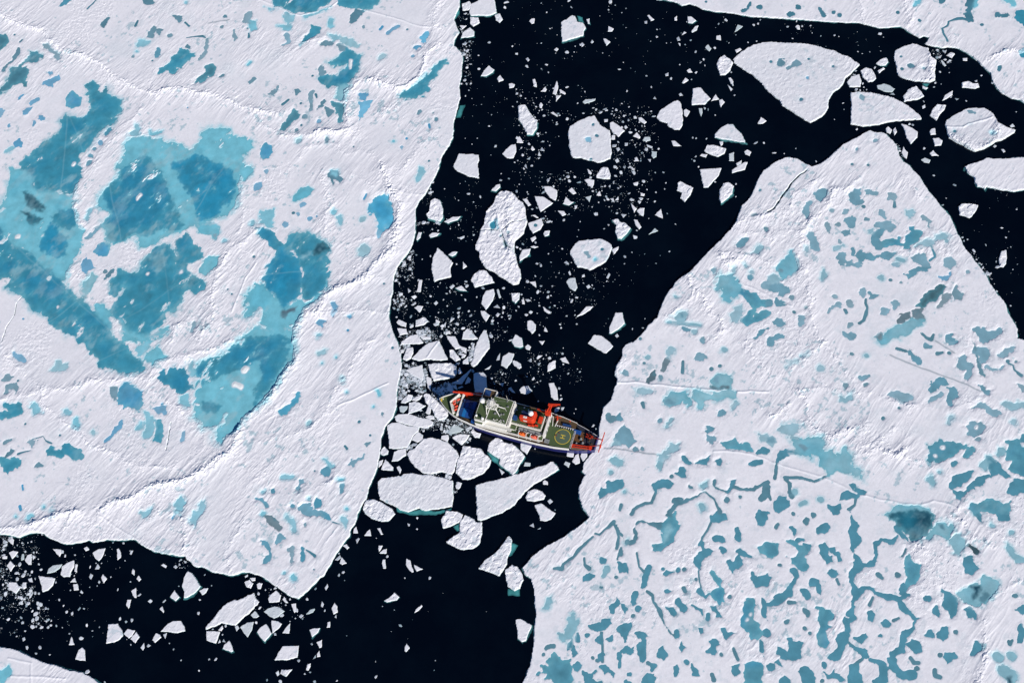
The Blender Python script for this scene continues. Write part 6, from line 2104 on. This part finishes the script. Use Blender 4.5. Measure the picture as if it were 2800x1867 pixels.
MB().box(73.6, 75.4, -1.5, .3, 31.4, 32.9).build('crow_nest', WHT)
for p, q in (((66.2, -8.6, 20.2), (66.6, -8.8, 29)), ((65, -.5, 20.2), (65.2, -.7, 27)), ((79.6, 9.4, 17.5), (79.8, 9.6, 24.5)), ((64, 7.8, 20.2), (64, 8.0, 25))):
    MB().bar(p, q, .09, 5).build('whip_antenna', WHT)
# port side ledges
for z, y0, y1, x0, x1 in ((15.3, 9.4, 11.6, 58.2, 77.5), (12.2, 11.5, 12.7, 36.5, 78)):
    MB().box(x0, x1, y0, y1, z-.3, z, 0, 1).build('side_walkway', [WHT, PALE])
rail([(78, 12.6, 12.2), (56, 12.6, 12.2)]); rail([(77.4, 11.5, 15.3), (58.4, 11.5, 15.3)])
# middle: casing, funnel, boat deck
MB().box(36.0, 62.15, -10.6, 10.6, 7.8, 10.4, 0, 1).build('boat_deck', [WHT, GRN])
mh = MB().prism([(38.4, -6.4), (46.4, -6.4), (46.4, -5.7), (47, -5.7), (47, -1.0), (60.6, -1.0), (60.6, 4.6), (38.4, 4.6)], 10.45, 14.0, 0, 1); mh.build('deckhouse', [WHT, GRN])
rail([(60.2, 4.4, 14), (38.6, 4.4, 14), (38.6, -6.2, 14)])
MB().box(56.4, 60.4, 5.6, 8.6, 10.45, 12.4, 0, 1).build('locker', [WHT, GRN])
MB().box(57.2, 60.0, -.8, 2.4, 14.05, 16.4).build('deck_tank', CB3)
fn = MB(); fn.prism([(54.6, 2.0), (45.2, 2.0), (43.8, .6), (43.8, -5.6), (46.2, -5.6), (46.2, -.6), (54.6, -.6)], 14.02, 21.5).build('funnel', RED, ship, False, .5)
MB().box(47.2, 54.2, -4.8, -1.1, 10.45, 19.2).build('exhaust_casing', mat('dark_blue_casing', (.012, .022, .07), .5))
em = MB()
for dx in (-.62, .62):
    b = len(em.v); em.v += [(50.4+dx+.86*math.cos(t*.5236), 2.08, 17.6+1.15*math.sin(t*.5236)) for t in range(12)]; em.quad([tuple(range(b, b+12))])
    em.lathe((50.3+dx, .75, 21.53), [(.85, 0), (.80, .05)], 12)
em.box(50.25, 50.35, .1, 1.4, 21.55, 21.60, 1)
em.build('funnel_emblem', [WHT, BLU])
rd = MB().ball((46.9, -2.6, 23.0), 1.95, 0, 18).build('radar_dome', mat('dome_white', (.82, .82, .82), .35, .4), ship, True)
MB().lathe((46.9, -2.6, 18.0), [(.9, 0), (.8, 3.4)], 12).build('dome_foot', WHT, rd)
container(40.5, -2.2, 14.0, 2.5, 4.6, 2.4, RED, 'red container on the deckhouse roof between funnel and helicopter deck', 'deck boxes')
for x, y in ((44.6, 3.0), (47.2, 3.5), (42.2, 2.2)):
    MB().box(x-1, x+1, y-.7, y+.7, 14.0, 14.8).bar((x-.9, y, 15.0), (x+.9, y, 15.0), .65, 10).build('winch', RED)
for i in range(4): MB().box(36.6+.1*i, 37.6, -7.6+1.2*i, -6.8+1.2*i, 10.4, 11.4).build('roof_box', WHT)
# lifeboats in their davits
def boat(x, m, lab):
    r = bpy.data.objects.new('lifeboat', None); COL.objects.link(r)
    c, s = math.cos(HEAD), math.sin(HEAD); y, z = 10.3, 11.1
    r.location = (ship.location[0]+x*c-y*s, ship.location[1]+x*s+y*c, z); r.rotation_euler = (0, 0, HEAD); tag(r, lab, 'lifeboat', 'lifeboats on the port boat deck')
    mb = MB(); S = []
    for i in range(11):
        t = -1+.2*i; w = 1.45*(1-abs(t)**3.2*.85); S.append([len(mb.v)+k for k in range(9)])
        for k in range(9):
            a = math.pi*(k/8); mb.v.append((t*3.2, -w*math.cos(a), 1.35-1.5*math.sin(a)*(1-.35*t*t)))
    for A, B in zip(S[:-1], S[1:]):
        for k in range(8): mb.quad([(A[k], B[k], B[k+1], A[k+1])])
    mb.quad([tuple(S[0])[::-1], tuple(S[-1])]); mb.build('boat_hull', m, r, True)
    mb = MB(); S = []
    for i in range(9):
        t = -1+.25*i; w = 1.3*(1-abs(t)**3*.75); S.append([len(mb.v)+k for k in range(7)])
        for k in range(7):
            a = math.pi*k/6; mb.v.append((t*2.8, -w*math.cos(a), 1.38+(.95-.35*t*t)*math.sin(a)))
    for A, B in zip(S[:-1], S[1:]):
        for k in range(6): mb.quad([(A[k], A[k+1], B[k+1], B[k])])
    mb.quad([tuple(S[0]), tuple(S[-1])[::-1]]); mb.build('boat_canopy', m, r, True)
    MB().box(-.7, .5, -.5, .5, 2.2, 2.9).build('hatch', m, r)
    MB().bar((-3.1, 0, 1.4), (3.1, 0, 1.4), .03, 4).build('lifeline', WHT, r)
    for dx in (-2.9, 2.9):
        d = MB(); d.beam((x+dx, 8.3, 10.4), (x+dx, 9.0, 14.2), .4, .45).beam((x+dx, 9.0, 14.2), (x+dx, 11.4, 14.2), .35, .4).beam((x+dx, 12.2, 9.2), (x+dx, 11.3, 14.0), .3, .3)
        d.build('davit', WHT)
boat(50.2, ORG, 'bright orange lifeboat in white davits, nearer the bridge'); boat(41.3, PNK, 'faded pinkish orange lifeboat in white davits, nearer the helicopter deck')
MB().box(37.6, 54.6, 5.4, 8.0, 10.45, 11.6, 0, 1).build('boat_platform', [WHT, GREY])
# hangar wall and helicopter deck
MB().box(34.6, 36.0, -9.4, 8.2, 7.8, 13.6).build('hangar', WHT)
for k in range(4): MB().box(34.52, 34.58, -8+k*3.6, -5.4+k*3.6, 9.2, 12.6).build('hangar_door', GREY)
HD = [(34.5, -7.4), (30.6, -3.6), (30.2, -2.4), (16.6, -2.9), (16.2, 10.9), (24, 11.5), (30.3, 11.9), (33, 8.0), (34.5, 7.4)]
hd = MB().prism(HD, 7.85, 9.0).build('helicopter_deck', GRN)
mb = MB(); c0 = (22.9, 3.5); R0, R1 = 5.75, 5.35; n = 64
b = len(mb.v)
for i in range(n):
    t = 6.2832*i/n; mb.v += [(c0[0]+R0*math.cos(t), c0[1]+R0*math.sin(t), 9.012), (c0[0]+R1*math.cos(t), c0[1]+R1*math.sin(t), 9.012)]
mb.quad([(b+2*i, b+2*((i+1) % n), b+2*((i+1) % n)+1, b+2*i+1) for i in range(n)])
for x0, x1, y0, y1 in ((21.6, 22.0, 2.4, 4.6), (24.0, 24.4, 2.4, 4.6)): pass
for y in (2.4, 4.6): mb.box(21.2, 24.6, y-.27, y+.27, 9.004, 9.014)
mb.box(22.62, 23.18, 2.7, 4.3, 9.004, 9.0135)
mb.build('landing_marking', YEL, hd)
dk = MB(); dk.lathe(c0+(9.0,), [(5.34, .002), (5.33, .006)], 64); dk.build('landing_circle', worn('faded_green_deck_paint', (.085, .125, .085), .7, .2, .5, .4, (.1, .1, .1)), hd)
mb = MB()
for k in range(13):
    y = -2.6+k*1.06; mb.beam((16.2, y, 9.0), (14.9, y, 9.25), .5, .1)
mb.beam((14.9, -2.8, 9.2), (14.7, 11.0, 9.2), .2, .2)
mb.build('safety_net_frame', LGR)
mb = MB()
for k in range(8):
    x = 17.4+k*1.65; mb.beam((x, -2.9, 9.0), (x, -4.1, 9.25), .55, .1)
mb.beam((16.6, -4.1, 9.2), (30, -3.7, 9.2), .18, .18); mb.build('safety_net_frame', LGR)
MB().box(31, 34.4, 8.4, 11.4, 9.05, 9.9).bar((31.2, 11, 9), (31.2, 11, 11), .12).build('deck_locker', GREY)
MB().box(25.4, 26.8, 1.4, 1.9, 9.02, 9.5).box(27, 28.4, 3.3, 4.3, 9.02, 9.4).build('tie_down_gear', worn('rusty_steel', (.15, .06, .04), .8))
# starboard side: crane, davit, loose gear, rail
mb = MB(); mb.lathe((37.4, -9.6, 7.8), [(1.9, 0), (1.7, 5), (1.9, 6)], 14); mb.prism([(39.4, -11), (35.4, -11), (34.6, -7.4), (38.6, -7.0)], 13.8, 16.6); mb.build('crane_pedestal', RED)
mb = MB()
for o in (-1.0, 1.0): mb.beam((37.2+o, -9.4, 16), (34.6+o*.6, -11.8, 24), .55, .7)
for k in range(6): mb.bar((37.2-1+(-2.6)*k/6, -9.4-2.4*k/6, 16+8*k/6), (37.2+1-2.6*(k+1)/6, -9.4-2.4*(k+1)/6, 16+8*(k+1)/6), .16, 5)
mb.beam((36.4, -12.0, 24.2), (28.4, -13.8, 24.4), .9, .9).beam((36.0, -11.0, 22.2), (30.4, -12.6, 24.0), .35, .35).box(34, 36.6, -12.6, -11, 23.4, 24.8)
mb.build('crane_boom', RED)
mb = MB(); mb.beam((46.5, -11.4, 10.4), (40.6, -9.8, 11.4), .9, .9).box(44.2, 45.6, -11.9, -10.7, 9.2, 11).beam((42.4, -10.2, 10), (41.2, -10.6, 12.4), .5, .5); mb.build('stowed_boom', RED)
MB().box(47.5, 53, -11.6, -10.7, 10.4, 11.5).build('gear_rack', BRN)
mb = MB(); mb.beam((30.8, -10.3, 11.2), (30.0, -6.4, 10.6), .5, .5).beam((32, -8.8, 11), (27.6, -9.4, 10.8), .4, .4).bar((30.4, -8.6, 6), (30.4, -8.6, 11), .4, 8); mb.build('side_davit', RED)
mb = MB(); mb.box(31.2, 33.6, -6.2, -3.4, 5.6, 7.6); mb.prism([(31.6, -3.2), (33.0, -3.2), (32.2, -1.8)], 7.7, 8.2); mb.build('winch', ORG)
MB().beam((33.9, -9.6, 9), (32.3, -2.4, 9.4), .35, .8).beam((29.8, -7.5, 9), (30.4, -2.4, 9.4), .35, .8).build('slanted_brace', WHT)
MB().ball((21.6, -9.6, 7.6), .55).build('rail_light', RED, ship, True)
rail([(30, cen(30)-11.9, 8.9), (16.5, cen(16.5)-10.1, 8.9)], .5)
rail([(16, cen(16)-10, 6.6), (10, cen(10)-8.6, 6.6), (5, cen(5)-7.1, 6.6), (0, cen(0)-5.4, 6.6)], 1.0, 1.3, .07)
# after deck
container(14.6, -3.3, 5.5, 5.8, 2.5, 2.5, CB1, 'bright blue container on the wooden after deck beside the landing circle', 'deck boxes')
container(22.6, -5.6, 7.8, 6.0, 1.4, 1.6, CB3, 'long narrow blue box under the starboard edge of the helicopter deck', 'deck boxes')
mb = MB()
for y in (6.0, 7.6):
    mb.beam((15.4, y+.9, 7.6), (1.4, y-.7, 7.6), .55, .6)
for k in range(8): mb.bar((15-1.7*k, 6.9-.18*k, 7.6), (14.2-1.7*k, 8.4-.18*k, 7.6), .14, 5)
mb.box(1.0, 2.6, 4.8, 7.2, 5.5, 8.0); mb.box(14, 15.4, 6.6, 8.6, 5.5, 7.8); mb.build('crane_boom', RED)
MB().beam((15.0, 9.2, 6.4), (3.4, 7.4, 6.4), .3, .25).beam((14.8, 10.0, 6.4), (3.3, 8.2, 6.4), .3, .25).build('gangway', worn('tan_timber', (.30, .22, .16), .7))
mb = MB(); mb.box(4, 7.4, -3.8, -1.2, 5.5, 7.0).beam((7.6, -3.6, 7.4), (2.4, -1.4, 7.6), .5, .5).beam((7.4, -1.4, 7.3), (2.2, -2.8, 7.7), .45, .45).bar((5.6, -4, 7.3), (5.6, -1.0, 7.3), .8, 10); mb.build('winch', RED)
mb = MB()
mb.beam((-6.3, -5.0, 16), (-6.3, 10.4, 16), .6, .7).beam((2.4, -2.6, 6.2), (-6.3, .9, 16), .55, .6).beam((4.4, 4.6, 6.2), (-6.3, 5.2, 16), .55, .6)
mb.beam((-6.3, 4.6, 16.6), (-6.3, 6.8, 15.0), 1.1, 1.1).beam((-6.3, .4, 16.5), (-6.3, 1.6, 15.2), .8, .9)
mb.bar((-6.3, 9.0, 16), (-3.4, 8.6, 15.6), .08, 5)
mb.build('stern_gantry', RED)
MB().box(-1.2, -.6, -4.2, 5.8, 5.5, 6.5).build('stern_bulwark', BLU)
for x, y, a in ((10.5, 1.0, 0), (8.4, 3.6, .4), (12.6, 5.2, .2)): MB().box(x-1, x+1, y-.7, y+.7, 5.5, 6.6).bar((x, y-.8, 6.7), (x, y+.8, 6.7), .6, 10).build('deck_winch', GREY)
rnd = random.Random(8)
for nm, m, k, (x0, x1, y0, y1, z) in (('deck_gear', GREY, 10, (63.5, 76, -8, 8, 20.2)), ('deck_gear', BRN, 9, (1, 15, -3.5, 6, 5.5)), ('deck_gear', WHT, 7, (47.5, 61, -10, -6.2, 10.4)), ('deck_gear', RED, 5, (39, 46, -5, -2.5, 14)), ('deck_gear', GREY, 6, (103, 108, -5, 5, 9.6))):
    for i in range(k):
        x, y = rnd.uniform(x0, x1), rnd.uniform(y0, y1); w, d, h = rnd.uniform(.25, .8), rnd.uniform(.25, .8), rnd.uniform(.4, 1.2)
        MB().box(x-w, x+w, y-d, y+d, z, z+h).bar((x, y, z+h), (x+rnd.uniform(-.5, .5), y, z+h+rnd.uniform(.2, .9)), .1, 5).build(nm, m, ship, False, .05)
for p, q in (((74.5, -.6, 33), (108, -.2, 12)), ((74.5, -.6, 33), (63, 8.6, 21)), ((74.5, -.6, 33), (63, -8.6, 21)), ((-6.3, 5, 16), (6, 2, 7.6)), ((28.6, -13.7, 24), (28.6, -13.7, 12))):
    MB().bar(p, q, .05, 4).build('stay_wire', GREY)
# everything on board sits in the ship's own frame
